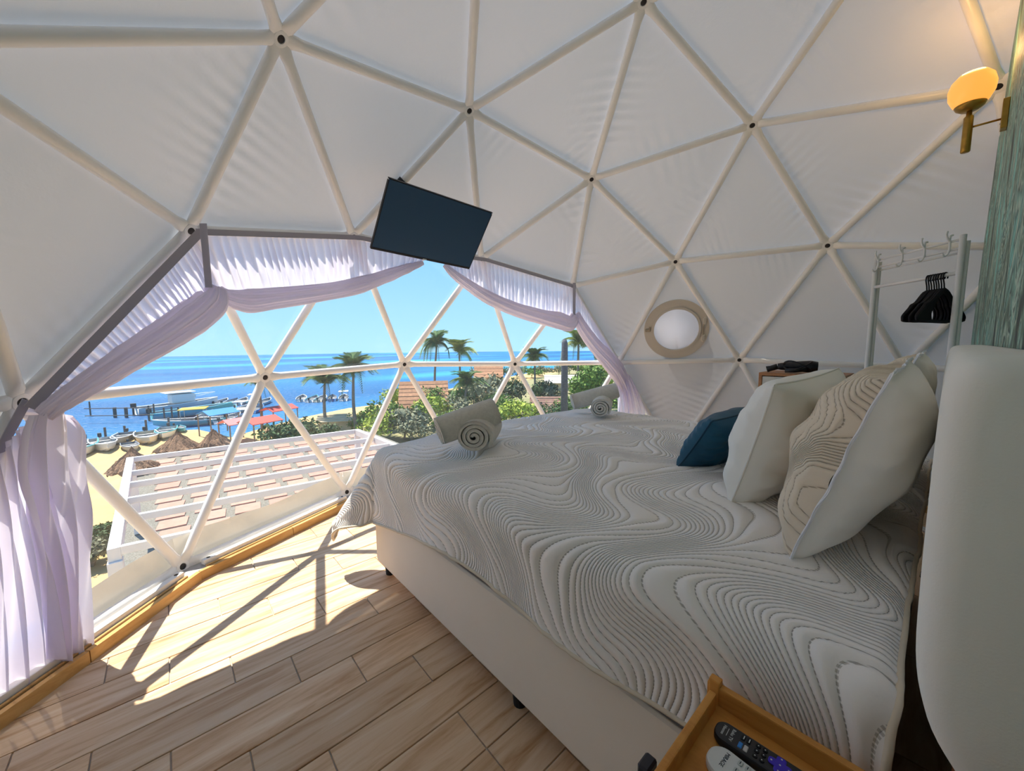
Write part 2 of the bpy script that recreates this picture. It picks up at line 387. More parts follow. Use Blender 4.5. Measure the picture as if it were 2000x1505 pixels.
# ---------------------------------------------------------------- ledge, curb, rails around the base
led = thing('baseboard_front', (0, 0, 0), 'low tiled curb and grey ledge under the dome frame', kind='structure')
O1 = inset(-0.12); CT = 0.048
for i in range(len(Bids)):
    j = (i + 1) % len(Bids); a, b = Bxy[i], Bxy[j]
    if max(a[1], b[1]) < -0.5: continue
    ia, ib, oa, obb = INNER[i], INNER[j], O1[i], O1[j]
    ob('ledge_slab', prism([tuple(ia), tuple(ib), tuple(obb), tuple(oa)], 0.0, CT - 0.002), M['ledge'], led)
    L = np.linalg.norm(ib - ia); d = (ib - ia) / L; nn = np.array([d[1], -d[0]]);
    if nn @ (-ia) < 0: nn = -nn
    nt = max(1, round(L / 0.55))
    for t in range(nt):
        p0, p1 = ia + d * (L * t / nt + 0.002), ia + d * (L * (t + 1) / nt - 0.002)
        ob('curb_tile', prism([tuple(p0 + nn * 0.010), tuple(p1 + nn * 0.010), tuple(p1 - nn * 0.012), tuple(p0 - nn * 0.012)], 0.0005, CT + 0.004), M['curb'], led)
    # aluminium curtain rail lying on the ledge, with a slotted end
    if b[1] > 0.2 or a[1] > 0.2:
        m0, m1 = a + nn * 0.062 + d * 0.07, b + nn * 0.062 - d * 0.07
        P = [np.array([*m0, CT + 0.016]), np.array([*m1, CT + 0.016])]
        dd = np.array([*d, 0]); rt = np.stack([dd, np.array([*nn, 0]), np.array([0, 0, 1.0])], 1)
        rl = ob('rail', box((P[0] + P[1]) / 2, (np.linalg.norm(m1 - m0), 0.036, 0.030), 0.006, rot=rt, seg=2), M['rail'], led)
        for s_, e_ in ((1, P[0]), (-1, P[1])):
            ob('rail_slot', lathe([(0.0095, 0), (0.0095, 0.0035)], 12, c=e_ + dd * s_ * 0.03 + np.array([0, 0, 0.0125])), M['bolt'], rl)
        ob('wood_strip', box(np.array([*((m0 + m1) / 2 + nn * 0.030), CT + 0.004]), (np.linalg.norm(m1 - m0), 0.013, 0.010), 0.002, rot=rt), M['curb'], led)

# ---------------------------------------------------------------- dome membrane
cl = thing('ceiling', (0, 0, 0), 'grey white fabric membrane of the geodesic dome', kind='structure')
wn1 = thing('window_1', (0, 0, 0), 'large clear vinyl window of triangular panes facing the sea', kind='structure')
edge_w = {}
def edge_wr(a, b):
    k = (min(a, b), max(a, b))
    if k not in edge_w:
        rr = random.Random(hash(k) % 9973)
        edge_w[k] = (rr.choice([0.0008, 0.002, 0.004, 0.008]), rr.uniform(0.055, 0.10), rr.uniform(0, 6.28), rr.uniform(0.2, 0.8), rr.uniform(0.12, 0.3))
    return edge_w[k]
def panel_mesh(tri, n, amp=1.0, sag=0.008):
    P = [outp(i) for i in tri]; nn = nrm(np.cross(P[1] - P[0], P[2] - P[0]))
    if nn @ (P[0] - SPH) < 0: tri = (tri[0], tri[2], tri[1]); P = [P[0], P[2], P[1]]; nn = -nn
    v, idx = [], {}
    for i in range(n + 1):
        for j in range(n + 1 - i): idx[i, j] = len(v); v.append((i / n, j / n, 1 - i / n - j / n))
    bc = np.array(v); X = bc @ np.array(P); off = np.zeros(len(X))
    ar = np.linalg.norm(np.cross(P[1] - P[0], P[2] - P[0]))
    for e in range(3):
        a, b = tri[(e + 1) % 3], tri[(e + 2) % 3]; pa, pb = P[(e + 1) % 3], P[(e + 2) % 3]
        A, lam, ph, cc, ww = edge_wr(a, b); L = np.linalg.norm(pb - pa); h = ar / L; d = bc[:, e] * h
        s = ((X - pa) @ (pb - pa)) / L
        win = np.exp(-((s / L - cc) / ww) ** 2)
        sk = s + 0.35 * d * math.sin(ph)
        off += amp * A * win * np.exp(-d / 0.16) * (1 - np.exp(-d / 0.02)) * np.sin(2 * PI * sk / lam + ph + 1.2 * np.sin(9 * s))
    off += sag * 27 * bc[:, 0] * bc[:, 1] * bc[:, 2] * 0.6
    X = X + nn * off[:, None]
    f = []
    for i in range(n):
        for j in range(n - i):
            f.append((idx[i, j], idx[i + 1, j], idx[i, j + 1]))
            if i + j < n - 1: f.append((idx[i + 1, j], idx[i + 1, j + 1], idx[i, j + 1]))
    return X, np.array(f)
pane_tris = []
for tri in FACES:
    if max(NP[i][1] for i in tri) < CUT: continue
    cen = np.mean([outp(i) for i in tri], axis=0)
    if set(tri) <= winset:
        ob('pane', panel_mesh(tri, 6, 0.0, 0.004), M['pane'], wn1, smooth=True, org=cen); pane_tris.append(tri)
    elif set(tri) == port_face:
        P = [outp(i) for i in tri]; pn = nrm(np.cross(P[1] - P[0], P[2] - P[0])); pn = pn if pn @ (P[0] - SPH) > 0 else -pn
        PC = PLp(1320, 643, P[0], pn); PNORM = pn
        x_ = nrm(np.cross(pn, (0, 0, 1))); y_ = np.cross(pn, x_); v = []; nA = 72
        for a in range(nA):
            dr_ = math.cos(a * 2 * PI / nA) * x_ + math.sin(a * 2 * PI / nA) * y_; tm = 9.0
            for e in range(3):
                pa, pb = P[e], P[(e + 1) % 3]; en = np.cross(pn, pb - pa)
                den = dr_ @ en; tt = ((pa - PC) @ en) / den if abs(den) > 1e-9 else -1
                if tt > 0: tm = min(tm, tt)
            for s in (0.212, 0.27, None): v.append(PC + dr_ * (tm if s is None else min(s, tm)))
        f = [(3 * a + q, 3 * ((a + 1) % nA) + q, 3 * ((a + 1) % nA) + q + 1, 3 * a + q + 1) for a in range(nA) for q in range(2)]
        ob('panel', (np.array(v + P), f), M['fabric'], cl, org=cen)
    else:
        ob('panel', panel_mesh(tri, 60), M['fabric'], cl, smooth=True, org=cen)

# opaque fabric skirt along the foot of the window, one length per base strut
for a, b, c in (('B0', 'B1', 'M0'), ('B1', 'B2', 'M1'), ('B2', 'B3', 'M2'), ('B3', 'B4', 'M3'), ('B4', 'B5', 'M4')):
    A, B, C_ = (outp(ID[k]) for k in (a, b, c)); up_ = nrm(C_ - (A + B) / 2); nn = nrm(np.cross(B - A, up_)); nn = nn if nn @ (A - SPH) > 0 else -nn
    nu, nv = 60, 7; s = np.linspace(0, 1, nu)[:, None]; t = np.linspace(-0.05, 1, nv)[None, :]
    hh = 0.150 + 0.012 * np.sin(s * 7 + 1)
    X = A + (B - A) * s[..., None] + up_ * (hh * t)[..., None] + nn * (0.006 + 0.007 * np.sin(26 * s + 3 * np.sin(5 * s) + 2.5 * t) * t)[..., None]
    ob('skirt', (X.reshape(-1, 3), grid_faces(nu, nv)), M['skirt'], wn1, smooth=True)

# ---------------------------------------------------------------- frame struts and hubs
fr = thing('trim_1', (0, 0, 0), 'white tubular steel strut frame of the geodesic dome', kind='structure')
def strut_mesh(a, b, r0=0.0245):
    P, Q = NP[a], NP[b]; L = np.linalg.norm(Q - P); t = (Q - P) / L; mid = (P + Q) / 2; n0 = mid - SPH; n0 = nrm(n0 - t * (n0 @ t)); s0 = np.cross(t, n0)
    st = [(0.004, 0.22, 1.25), (0.032, 0.24, 1.30), (0.060, 0.55, 1.22), (0.095, 1.0, 1.0)]
    st = [(x, h, w, 1) for x, h, w in st] + [(L - x, h, w, -1) for x, h, w in reversed(st)]
    v = []; n = 12
    for x, h, w, _ in st:
        for k in range(n):
            an = 2 * PI * k / n; v.append(P + t * x + r0 * (math.cos(an) * h * n0 + math.sin(an) * w * s0))
    f = [(i * n + k, i * n + (k + 1) % n, (i + 1) * n + (k + 1) % n, (i + 1) * n + k) for i in range(len(st) - 1) for k in range(n)]
    f += [tuple(range(n))[::-1], tuple(range((len(st) - 1) * n, len(st) * n))]
    return np.array(v), f
used = set()
for a, b in EDGES:
    if max(NP[a][1], NP[b][1]) < CUT: continue
    ob('strut', strut_mesh(a, b), M['tube'], fr, smooth=True, org=(NP[a] + NP[b]) / 2); used |= {a, b}
for i in sorted(used):
    n_ = nrm(SPH - NP[i])
    h = ob('hub', lathe([(0.0, -0.012), (0.036, -0.012), (0.036, 0.010), (0.032, 0.0135), (0.018, 0.0135), (0.017, 0.009), (0, 0.009)], 20, n_, NP[i]), M['tube'], fr, smooth=False, org=NP[i])
    ob('bolt', lathe([(0.0165, 0.0085), (0.0165, 0.0105), (0.010, 0.0118), (0, 0.0125)], 14, n_, NP[i]), M['bolt'], h)

# ---------------------------------------------------------------- partition wall with bark-pattern wallpaper
planes = []
for tri in FACES:
    P = [outp(i) for i in tri]; n_ = nrm(np.cross(P[1] - P[0], P[2] - P[0])); n_ = n_ if n_ @ (P[0] - SPH) > 0 else -n_
    planes.append((n_, n_ @ P[0]))
def dome_r(c, d): return min((k_ - n_ @ c) / (n_ @ d) for n_, k_ in planes if n_ @ d > 1e-6)
c0 = np.array([0, WALL_Y, ZC]); wpoly = []
for a in np.linspace(-PI / 2, 1.5 * PI, 361)[:-1]:
    d = np.array([math.cos(a), 0, math.sin(a)]); r_ = dome_r(c0, d)
    if d[2] < 0: r_ = min(r_, ZC / -d[2])
    wpoly.append(c0 + d * (r_ - 0.002))
n = len(wpoly); v = wpoly + [p - np.array([0, 0.08, 0]) for p in wpoly]
f = [tuple(range(n)), tuple(range(n, 2 * n))[::-1]] + [(i, (i + 1) % n, n + (i + 1) % n, n + i) for i in range(n)]
def bark():
    m = bpy.data.materials.new('bark_wallpaper'); m.use_nodes = True; n, l = m.node_tree.nodes, m.node_tree.links; b = n['Principled BSDF']
    tc = n.new('ShaderNodeTexCoord'); mp = n.new('ShaderNodeMapping'); mp.inputs['Scale'].default_value = (5, 5, 1.6); l.new(tc.outputs['Object'], mp.inputs[0])
    t = n.new('ShaderNodeTexNoise'); t.inputs['Scale'].default_value = 1.0; t.inputs['Detail'].default_value = 6; t.inputs['Distortion'].default_value = 2.2; l.new(mp.outputs[0], t.inputs['Vector'])
    rp = n.new('ShaderNodeValToRGB'); el = rp.color_ramp.elements; el[0].position = 0.36; el[0].color = (0.03, 0.05, 0.042, 1); el[1].position = 0.64; el[1].color = (0.22, 0.60, 0.52, 1)
    for p_, c_ in ((0.44, (0.16, 0.27, 0.19)), (0.47, (0.42, 0.55, 0.44)), (0.49, (0.04, 0.07, 0.055)), (0.53, (0.20, 0.44, 0.36)), (0.56, (0.48, 0.62, 0.50)), (0.58, (0.05, 0.12, 0.10))):
        k = el.new(p_); k.color = (*c_, 1)
    l.new(t.outputs['Fac'], rp.inputs[0]); l.new(rp.outputs[0], b.inputs['Base Color']); b.inputs['Roughness'].default_value = 0.55
    bp = n.new('ShaderNodeBump'); bp.inputs['Strength'].default_value = 0.3; bp.inputs['Distance'].default_value = 0.004; l.new(t.outputs['Fac'], bp.inputs['Height']); l.new(bp.outputs[0], b.inputs['Normal'])
    return m
M['bark'] = bark()
ob('wall_back', (np.array(v), f), M['bark'], label='partition wall papered in a streaky green bark pattern', kind='structure', org=(0, WALL_Y, 0))

# ---------------------------------------------------------------- round porthole vent
M['port'] = mat('porthole_frame', (0.62, 0.58, 0.52), 0.55)
M['cap'] = cloth('porthole_cap', (0.88, 0.88, 0.90), 0.6, tcol=(0.95, 0.95, 0.97))
M['latch'] = mat('porthole_hardware', (0.42, 0.36, 0.28), 0.4, 0.3)
IN = -PNORM; HX = nrm(np.cross(PNORM, (0, 0, 1))); HY = np.cross(PNORM, HX)
if HX @ AX[0] < 0: HX = -HX
if HY[2] < 0: HY = -HY
w2 = thing('window_2', PC, 'round porthole vent set in the dome fabric', kind='structure')
ob('flange', ring(0.212, 0.297, -0.004, 0.016, 64, IN, PC), M['port'], w2, smooth=False)
ob('inner_lip', ring(0.205, 0.225, 0.010, 0.026, 64, IN, PC), M['port'], w2)
ob('collar', lathe([(0.210, -0.004), (0.210, -0.13), (0.215, -0.13), (0.215, -0.004)], 64, IN, PC), M['cap'], w2, smooth=True)
ob('outer_cover', lathe([(0.0, -0.155), (0.10, -0.150), (0.18, -0.139), (0.214, -0.128)], 64, IN, PC), M['cap'], w2, smooth=True)
for ang in (-0.32, 0.32):
    q = PC + 0.262 * (math.cos(ang) * HX + math.sin(ang) * HY) + IN * 0.02
    hg = ob('hinge', join(box((0, 0, 0), (0.032, 0.06, 0.016), 0.004), lathe([(0.008, -0.035), (0.008, 0.035)], 10, (0, 1, 0))), M['port'], w2, org=(0, 0, 0))
    hg.matrix_parent_inverse = Matrix(); hg.matrix_local = Matrix.Translation(Vector(q - PC)) @ Matrix([[HX[i], HY[i], IN[i], 0] for i in range(3)] + [[0, 0, 0, 1]])
ob('hinge_rod', tube([PC + 0.266 * (math.cos(a) * HX) + HY * 0.262 * math.sin(a) * 1.0 + IN * 0.024 for a in (-0.42, 0.42)], 0.004, 8), M['latch'], w2)
lt = box(PC - HX * 0.262 + IN * 0.022, (0.05, 0.028, 0.02), 0.005, rot=np.stack([HX, HY, IN], 1))
ob('latch', join(lt, box(PC - HX * 0.245 + HY * 0.022 + IN * 0.026, (0.018, 0.03, 0.012), 0.003, rot=np.stack([HX, HY, IN], 1))), M['latch'], w2)
# ================================================================ BED
M['uph'] = mat('cream_upholstery', (0.87, 0.80, 0.715), 0.85, bump=(260, 0.15, 0.002), noise=(3, (0.83, 0.765, 0.68)), sheen=0.2)
M['blackfoot'] = mat('black_plastic', (0.02, 0.02, 0.022), 0.5)
M['mattress'] = mat('mattress_cover', (0.74, 0.72, 0.69), 0.9, bump=(90, 0.3, 0.003))
M['darkgrey'] = mat('dark_gap_strip', (0.16, 0.15, 0.15), 0.9)
M['redwood'] = mat('reddish_wood', (0.34, 0.11, 0.04), 0.5, noise=(8, (0.24, 0.07, 0.03)), stretch=(8, 8, 1))
M['hem'] = mat('quilt_binding', (0.70, 0.62, 0.50), 0.9)
M['headb'] = mat('headboard_fabric', (0.86, 0.855, 0.80), 0.85, bump=(300, 0.15, 0.002), noise=(2.5, (0.82, 0.81, 0.76)), sheen=0.2)
XN, XF, YH, YF = -0.785, 1.135, -0.485, 1.52
bed = thing('bed', ((XN + XF) / 2, 0.5, 0), 'king bed with a cream upholstered base and padded headboard against the green wall', 'bed')
ob('base', box(((XN + XF) / 2, (YH + YF) / 2 + 0.005, 0.235), (XF - XN + 0.004, YF - YH, 0.325), 0.018, seg=3), M['uph'], bed)
for x in (XN + 0.05, (XN + XF) / 2, XF - 0.05):
    for y in (YF - 0.055, float(Xp(1012, 1372, XN + 0.04)[1]), YH + 0.12):
        ob('foot', lathe([(0.024, 0.0), (0.030, 0.075)], 14, c=(x, y, 0)), M['blackfoot'], bed)
ob('mattress', box(((XN + XF) / 2, (YH + YF) / 2, 0.545), (XF - XN - 0.03, YF - YH - 0.02, 0.29), 0.06, seg=4), M['mattress'], bed)
ob('dark_gap_strip', box(((XN + XF) / 2, (YH + YF) / 2, 0.415), (XF - XN - 0.012, YF - YH - 0.012, 0.05), 0.01), M['darkgrey'], bed)  # dark strip put in for the shade in the gap between base and quilt
# padded headboard: a cushion-like slab with rounded edges
def headboard_mesh(x0, x1):
    prof = spline([(-0.601, 0.668), (-0.575, 0.668), (-0.545, 0.690), (-0.517, 0.740), (-0.503, 0.810), (-0.4995, 0.92), (-0.4990, 1.05), (-0.501, 1.17), (-0.508, 1.213), (-0.524, 1.232), (-0.560, 1.236), (-0.601, 1.236)], 44)
    V = []; st = [(x0, 0.036), (x0 + 0.004, 0.022), (x0 + 0.012, 0.011), (x0 + 0.026, 0.004), (x0 + 0.05, 0.0), (x0 + 0.35, -0.001), ((x0 + x1) / 2, -0.001)]
    st = st + [(x0 + x1 - x, o_) for x, o_ in st[-2::-1]]
    for x, o_ in st:
        for y, z in prof:
            k_ = (y + 0.601) / 0.102; cz = 0.952; V.append((x, y - o_ * k_, z - np.sign(z - cz) * o_ * 0.6 * min(1, abs(z - cz) / 0.28) ** 4))
    n = len(prof); f = [(i * n + k, (i + 1) * n + k, (i + 1) * n + (k + 1) % n, i * n + (k + 1) % n) for i in range(len(st) - 1) for k in range(n)]
    return np.array(V), f + [tuple(range(n)), tuple(range((len(st) - 1) * n, len(st) * n))[::-1]]
hb = ob('headboard', headboard_mesh(-0.862, 1.205), M['headb'], bed, smooth=True)
for x in (-0.80, 1.14): ob('headboard_leg', box((x, -0.572, 0.345), (0.07, 0.045, 0.69), 0.004), M['redwood'], bed)

# ---------------------------------------------------------------- quilt
def quilt_phase(u, v):
    """stitch-line phase of the wave-quilted pattern; u across the lines, v along them"""
    w = u + 0.115 * np.sin(2 * PI * v / 0.62 + 1.1 * np.sin(2 * PI * u / 0.85) + 0.5) + 0.03 * np.sin(2 * PI * v / 0.33 + 2.2 * u)
    per = 0.36
    F = w / 0.0225 + 0.72 * per / (2 * PI * 0.0225) * np.sin(2 * PI * w / per + 1.1 * np.sin(2 * PI * v / 1.1))
    return F
def puff(u, v):
    F = quilt_phase(u, v); d = 1e-4
    g = np.hypot((quilt_phase(u + d, v) - F) / d, (quilt_phase(u, v + d) - F) / d)
    sp = 1 / np.maximum(g, 1e-3)
    return F, np.abs(np.sin(PI * F)) ** 0.65 * np.clip((sp - 0.012) / 0.02, 0, 1.2) * 0.0055, sp
def quilt_material(name, col, line):
    m = bpy.data.materials.new(name); m.use_nodes = True; n, l = m.node_tree.nodes, m.node_tree.links; b = n['Principled BSDF']
    b.inputs['Roughness'].default_value = 0.85; b.inputs['Specular IOR Level'].default_value = 0.2
    def M_(op, a, c=None):
        q = n.new('ShaderNodeMath'); q.operation = op
        for i, s in enumerate((a, c)):
            if s is None: continue
            if isinstance(s, (int, float)): q.inputs[i].default_value = s
            else: l.new(s, q.inputs[i])
        return q.outputs[0]
    a1 = n.new('ShaderNodeAttribute'); a1.attribute_name = 'phase'; a2 = n.new('ShaderNodeAttribute'); a2.attribute_name = 'along'
    sn = M_('ABSOLUTE', M_('SINE', M_('MULTIPLY', a1.outputs['Fac'], PI)))
    ht = M_('POWER', sn, 0.55)
    near = M_('LESS_THAN', sn, 0.16); dash = M_('LESS_THAN', M_('FRACT', M_('MULTIPLY', a2.outputs['Fac'], 110.0)), 0.62)
    st = M_('MULTIPLY', near, dash)
    tc = n.new('ShaderNodeTexCoord'); nz = n.new('ShaderNodeTexNoise'); nz.inputs['Scale'].default_value = 40; nz.inputs['Detail'].default_value = 6; l.new(tc.outputs['Object'], nz.inputs['Vector'])
    hh = M_('ADD', ht, M_('MULTIPLY', nz.outputs['Fac'], 0.35))
    bp = n.new('ShaderNodeBump'); bp.inputs['Strength'].default_value = 0.85; bp.inputs['Distance'].default_value = 0.0055; l.new(hh, bp.inputs['Height']); l.new(bp.outputs[0], b.inputs['Normal'])
    mx = n.new('ShaderNodeMix'); mx.data_type = 'RGBA'; l.new(M_('MULTIPLY', st, 0.75), mx.inputs[0])
    mx.inputs[6].default_value = (*col, 1); mx.inputs[7].default_value = (*line, 1); l.new(mx.outputs[2], b.inputs['Base Color'])
    return m
M['quilt'] = quilt_material('wave_quilting', (0.89, 0.86, 0.835), (0.46, 0.43, 0.40))
M['shamq'] = quilt_material('cream_quilting', (0.78, 0.67, 0.53), (0.46, 0.36, 0.26))
RE = 0.075
def topz(x, y):
    a = np.clip((x - (XN + XF) / 2) / ((XF - XN) / 2), -1, 1); b = np.clip((y - (YH + YF) / 2) / ((YF - YH) / 2), -1, 1)
    return 0.700 + 0.052 * (1 - np.abs(a) ** 2.6) * (1 - 0.55 * np.abs(b) ** 3)
def over(e):
    q = RE * PI / 2; e = np.maximum(e, 0)
    h = np.where(e < q, RE * np.sin(np.minimum(e, q) / RE), RE); d = np.where(e < q, RE * (1 - np.cos(np.minimum(e, q) / RE)), RE + e - q)
    return h, d
def drape(X, Y):
    """flat quilt coordinates -> place on the bed (X<XN+RE and Y>YF-RE hang over)"""
    ex = np.maximum(XN + RE - 0.012 - X, 0) ; ef = np.maximum(X - (XF - RE), 0); ey = np.maximum(Y - (YF + 0.012 - RE), 0)
    exx = ex + ef; e = np.hypot(exx, ey); dx = np.where(ef > 0, 1, -1) * exx / (e + 1e-9); dy = ey / (e + 1e-9)
    h, d = over(e); corner = 2 * exx * ey / (e * e + 1e-9)
    hang = np.clip((e - 0.10) / 0.3, 0, 1.5)
    fl_ = 0.16 * hang * corner ** 2.2
    rip = hang * (0.010 * np.sin(9.0 * Y + 1.0) * (ex > 0) + 0.014 * np.sin(11.0 * X) * (ey > 0))
    h2 = h + fl_ + np.maximum(rip, -0.008) + 0.012 * hang
    x0 = np.clip(X, XN + RE - 0.012, XF - RE); y0 = np.minimum(Y, YF + 0.012 - RE)
    px = x0 + dx * h2; py = y0 + dy * h2
    pz = topz(x0, y0) + 0.010 - d * (1 - 0.12 * hang * corner)
    hd = np.clip((YH + 0.03 - Y) / 0.03, 0, 1); pz = pz - 0.018 * hd ** 2
    return np.stack([px, py, pz], -1)
def near_over(Y): return 0.275 + 0.150 * np.clip((Y - 0.75) / 0.85, 0, 1) ** 1.5 + 0.012 * np.sin(7 * Y) - 0.01
nx, ny = 430, 400
ty = np.linspace(YH, YF + 0.43, ny); tx = np.linspace(0, 1, nx)
Yg = np.broadcast_to(ty[None, :], (nx, ny)).copy()
x_lo = XN - near_over(ty); x_hi = XF + 0.16
Xg = x_lo[None, :] + (x_hi - x_lo)[None, :] * tx[:, None]
V0 = drape(Xg, Yg)
F_, pf, sp_ = puff(Yg, Xg)
du = np.gradient(V0, axis=0); dv = np.gradient(V0, axis=1); NN = np.cross(du, dv); NN /= np.linalg.norm(NN, axis=2)[..., None] + 1e-12
crease = 0.004 * vnoise(7 * Xg, 6 * Yg, seed=3) + 0.0025 * vnoise(19 * Xg, 14 * Yg, seed=5)
V1 = V0 + NN * (pf + crease)[..., None]
ql = ob('quilt', (V1.reshape(-1, 3), grid_faces(nx, ny)), M['quilt'], smooth=True, attrs={'phase': F_.ravel(), 'along': Xg.ravel()},
        label='off-white quilt with stitched wave pattern spread over the bed', cat='quilt')
bord = np.concatenate([V1[:, 0][::-1], V1[0, :], V1[:, -1], V1[-1, ::-1]])[::3]
ob('binding', tube(bord + np.array([0, 0, -0.001]), 0.0065, 6, closed=True), M['hem'], ql, smooth=True)

# ---------------------------------------------------------------- pillows
def frame_from(o, ex, ez):
    ex = nrm(ex); ez = nrm(np.asarray(ez) - ex * (np.asarray(ez) @ ex)); ey = np.cross(ez, ex); return np.array(o, float), np.stack([ex, ey, ez], 1)
def pillow_half(w, h, t, side, nu=60, nv=48, seed=0, pinch=0.05, wr=0.006, pw=0.5, slump=0.0):
    u = np.linspace(-1, 1, nu)[:, None] * np.ones((1, nv)); v = np.ones((nu, 1)) * np.linspace(-1, 1, nv)[None, :]
    k = 1 - pinch * (1 - v ** 2); kk = 1 - pinch * (1 - u ** 2)
    X = w / 2 * u * k; Zz = h / 2 * v * kk
    prof = (np.maximum(1 - u ** 2, 0) ** pw) * (np.maximum(1 - v ** 2, 0) ** pw)
    th = t / 2 * prof * (1 - 0.18 * slump * v)
    wrk = wr * prof ** 0.4 * (vnoise(5 * u + 3 * v, 7 * v, seed=seed + (side > 0)) + 0.8 * vnoise(13 * u, 9 * v - 6 * u, seed=seed + 9))
    edge = (np.abs(u) ** 8 + np.abs(v) ** 8); wrk = wrk + 0.004 * prof ** 0.3 * np.sin(26 * v + 9 * np.abs(u)) * np.clip(np.abs(u) * 2 - 1.0, 0, 1)
    return np.stack([X, side * (th + wrk * (prof > 0)), Zz], 2)
def place(P, o, rt): return (P.reshape(-1, 3) @ rt.T) + o
def pillow(name, near_bot, far_bot, near_top, t, mats, label, seed=0, flange=0.0, quilted=False, pinch=0.05, group=None, wr=0.006, pw=0.5):
    nb, fb, ntp = (np.array(q, float) for q in (near_bot, far_bot, near_top)); w = np.linalg.norm(fb - nb); hvec = ntp - nb
    o, rt = frame_from((nb + fb) / 2 + hvec / 2, fb - nb, hvec); h = np.linalg.norm(hvec)
    # local -Y looks away from the headboard when +X runs along the bed width and +Z up, so the front is side +1 if rt[:,1].y > 0
    fs = 1 if rt[1, 1] > 0 else -1
    root = thing(name, (nb + fb) / 2, label, 'pillow', group)
    for side, nm, mt in ((fs, 'front_cover', mats[0]), (-fs, 'back_cover', mats[1])):
        P = pillow_half(w, h, t, side, seed=seed, pinch=pinch, wr=wr, pw=pw); fc = grid_faces(60, 48)
        at = None
        if quilted and side == fs:
            uu, vv = P[..., 0], P[..., 2]
            Fq, pq, _ = puff(uu * 1.25 + 0.3, vv * 1.25); P[..., 1] += side * pq * 0.8; at = {'phase': Fq.ravel(), 'along': vv.ravel()}
        ob(nm, (place(P, o, rt), fc if side < 0 else fc[:, ::-1]), mt, root, smooth=True, attrs=at)
    u = np.linspace(0, 2 * PI, 140, endpoint=False); c, s = np.cos(u), np.sin(u)
    m_ = np.maximum(np.abs(c), np.abs(s)); a, b = c / m_, s / m_
    if flange:
        n = len(u); rows = []
        for kx, wob in ((0.985, 0), (1.0, 0.5), (1.0, 1.0)):
            ext = flange * wob; ss = np.arange(n)
            rows.append(np.stack([a * (w / 2 * kx * (1 - pinch * (1 - b ** 2)) + ext), 0.003 * wob * np.sin(ss * 0.33) + 0.002 * wob * np.sin(ss * 0.9 + 1), b * (h / 2 * kx * (1 - pinch * (1 - a ** 2)) + ext)], 1))
        P = np.concatenate(rows); f = [(i * n + k, i * n + (k + 1) % n, (i + 1) * n + (k + 1) % n, (i + 1) * n + k) for i in range(2) for k in range(n)]
        ob('flange', (place(P, o, rt), f), mats[2], root, smooth=True)
        seam = rows[1]
    else:
        seam = np.stack([a * w / 2 * (1 - pinch * (1 - b ** 2)), 0 * a, b * h / 2 * (1 - pinch * (1 - a ** 2))], 1)
    ob('seam', tube(place(seam, o, rt), 0.0035, 6, closed=True), mats[2], root, smooth=True)
    return root
M['white'] = mat('white_cotton', (0.90, 0.88, 0.83), 0.85, bump=(70, 0.15, 0.002), sheen=0.1)
M['whitetrim'] = cloth('white_trim', (0.90, 0.90, 0.93), 0.1)
M['teal'] = mat('teal_satin', (0.014, 0.10, 0.175), 0.55, noise=(4, (0.010, 0.06, 0.11)), sheen=0.0)
M['tealseam'] = mat('teal_seam', (0.008, 0.05, 0.09), 0.6)
pillow('pillow_sham', (-0.49, -0.285, 0.735), (0.19, -0.285, 0.750), (-0.49, -0.425, 1.180), 0.255, (M['shamq'], M['white'], M['whitetrim']),
       'large cream wave-quilted pillow sham with white frilled edge beside the white pillow', 11, 0.016, True, pw=0.41, wr=0.010, group='quilted pillow shams')
pillow('pillow_sham', (0.24, -0.300, 0.742), (0.90, -0.300, 0.742), (0.24, -0.435, 1.205), 0.20, (M['shamq'], M['white'], M['whitetrim']),
       'cream quilted pillow sham mostly hidden behind the other pillows', 12, 0.016, True, pw=0.44, group='quilted pillow shams')
pillow('pillow', (-0.275, -0.070, 0.728), (0.36, -0.120, 0.748), (-0.275, -0.180, 1.135), 0.26, (M['white'], M['white'], M['white']),
       'plain white cotton pillow between the teal cushion and the quilted sham', 21, pinch=0.05, wr=0.015, pw=0.42)
pillow('cushion', (-0.085, 0.205, 0.738), (0.40, 0.150, 0.748), (-0.06, 0.060, 0.965), 0.17, (M['teal'], M['teal'], M['tealseam']),
       'small dark teal cushion leaning on the white pillow', 31, pinch=0.05, wr=0.009, pw=0.40)['category'] = 'cushion'

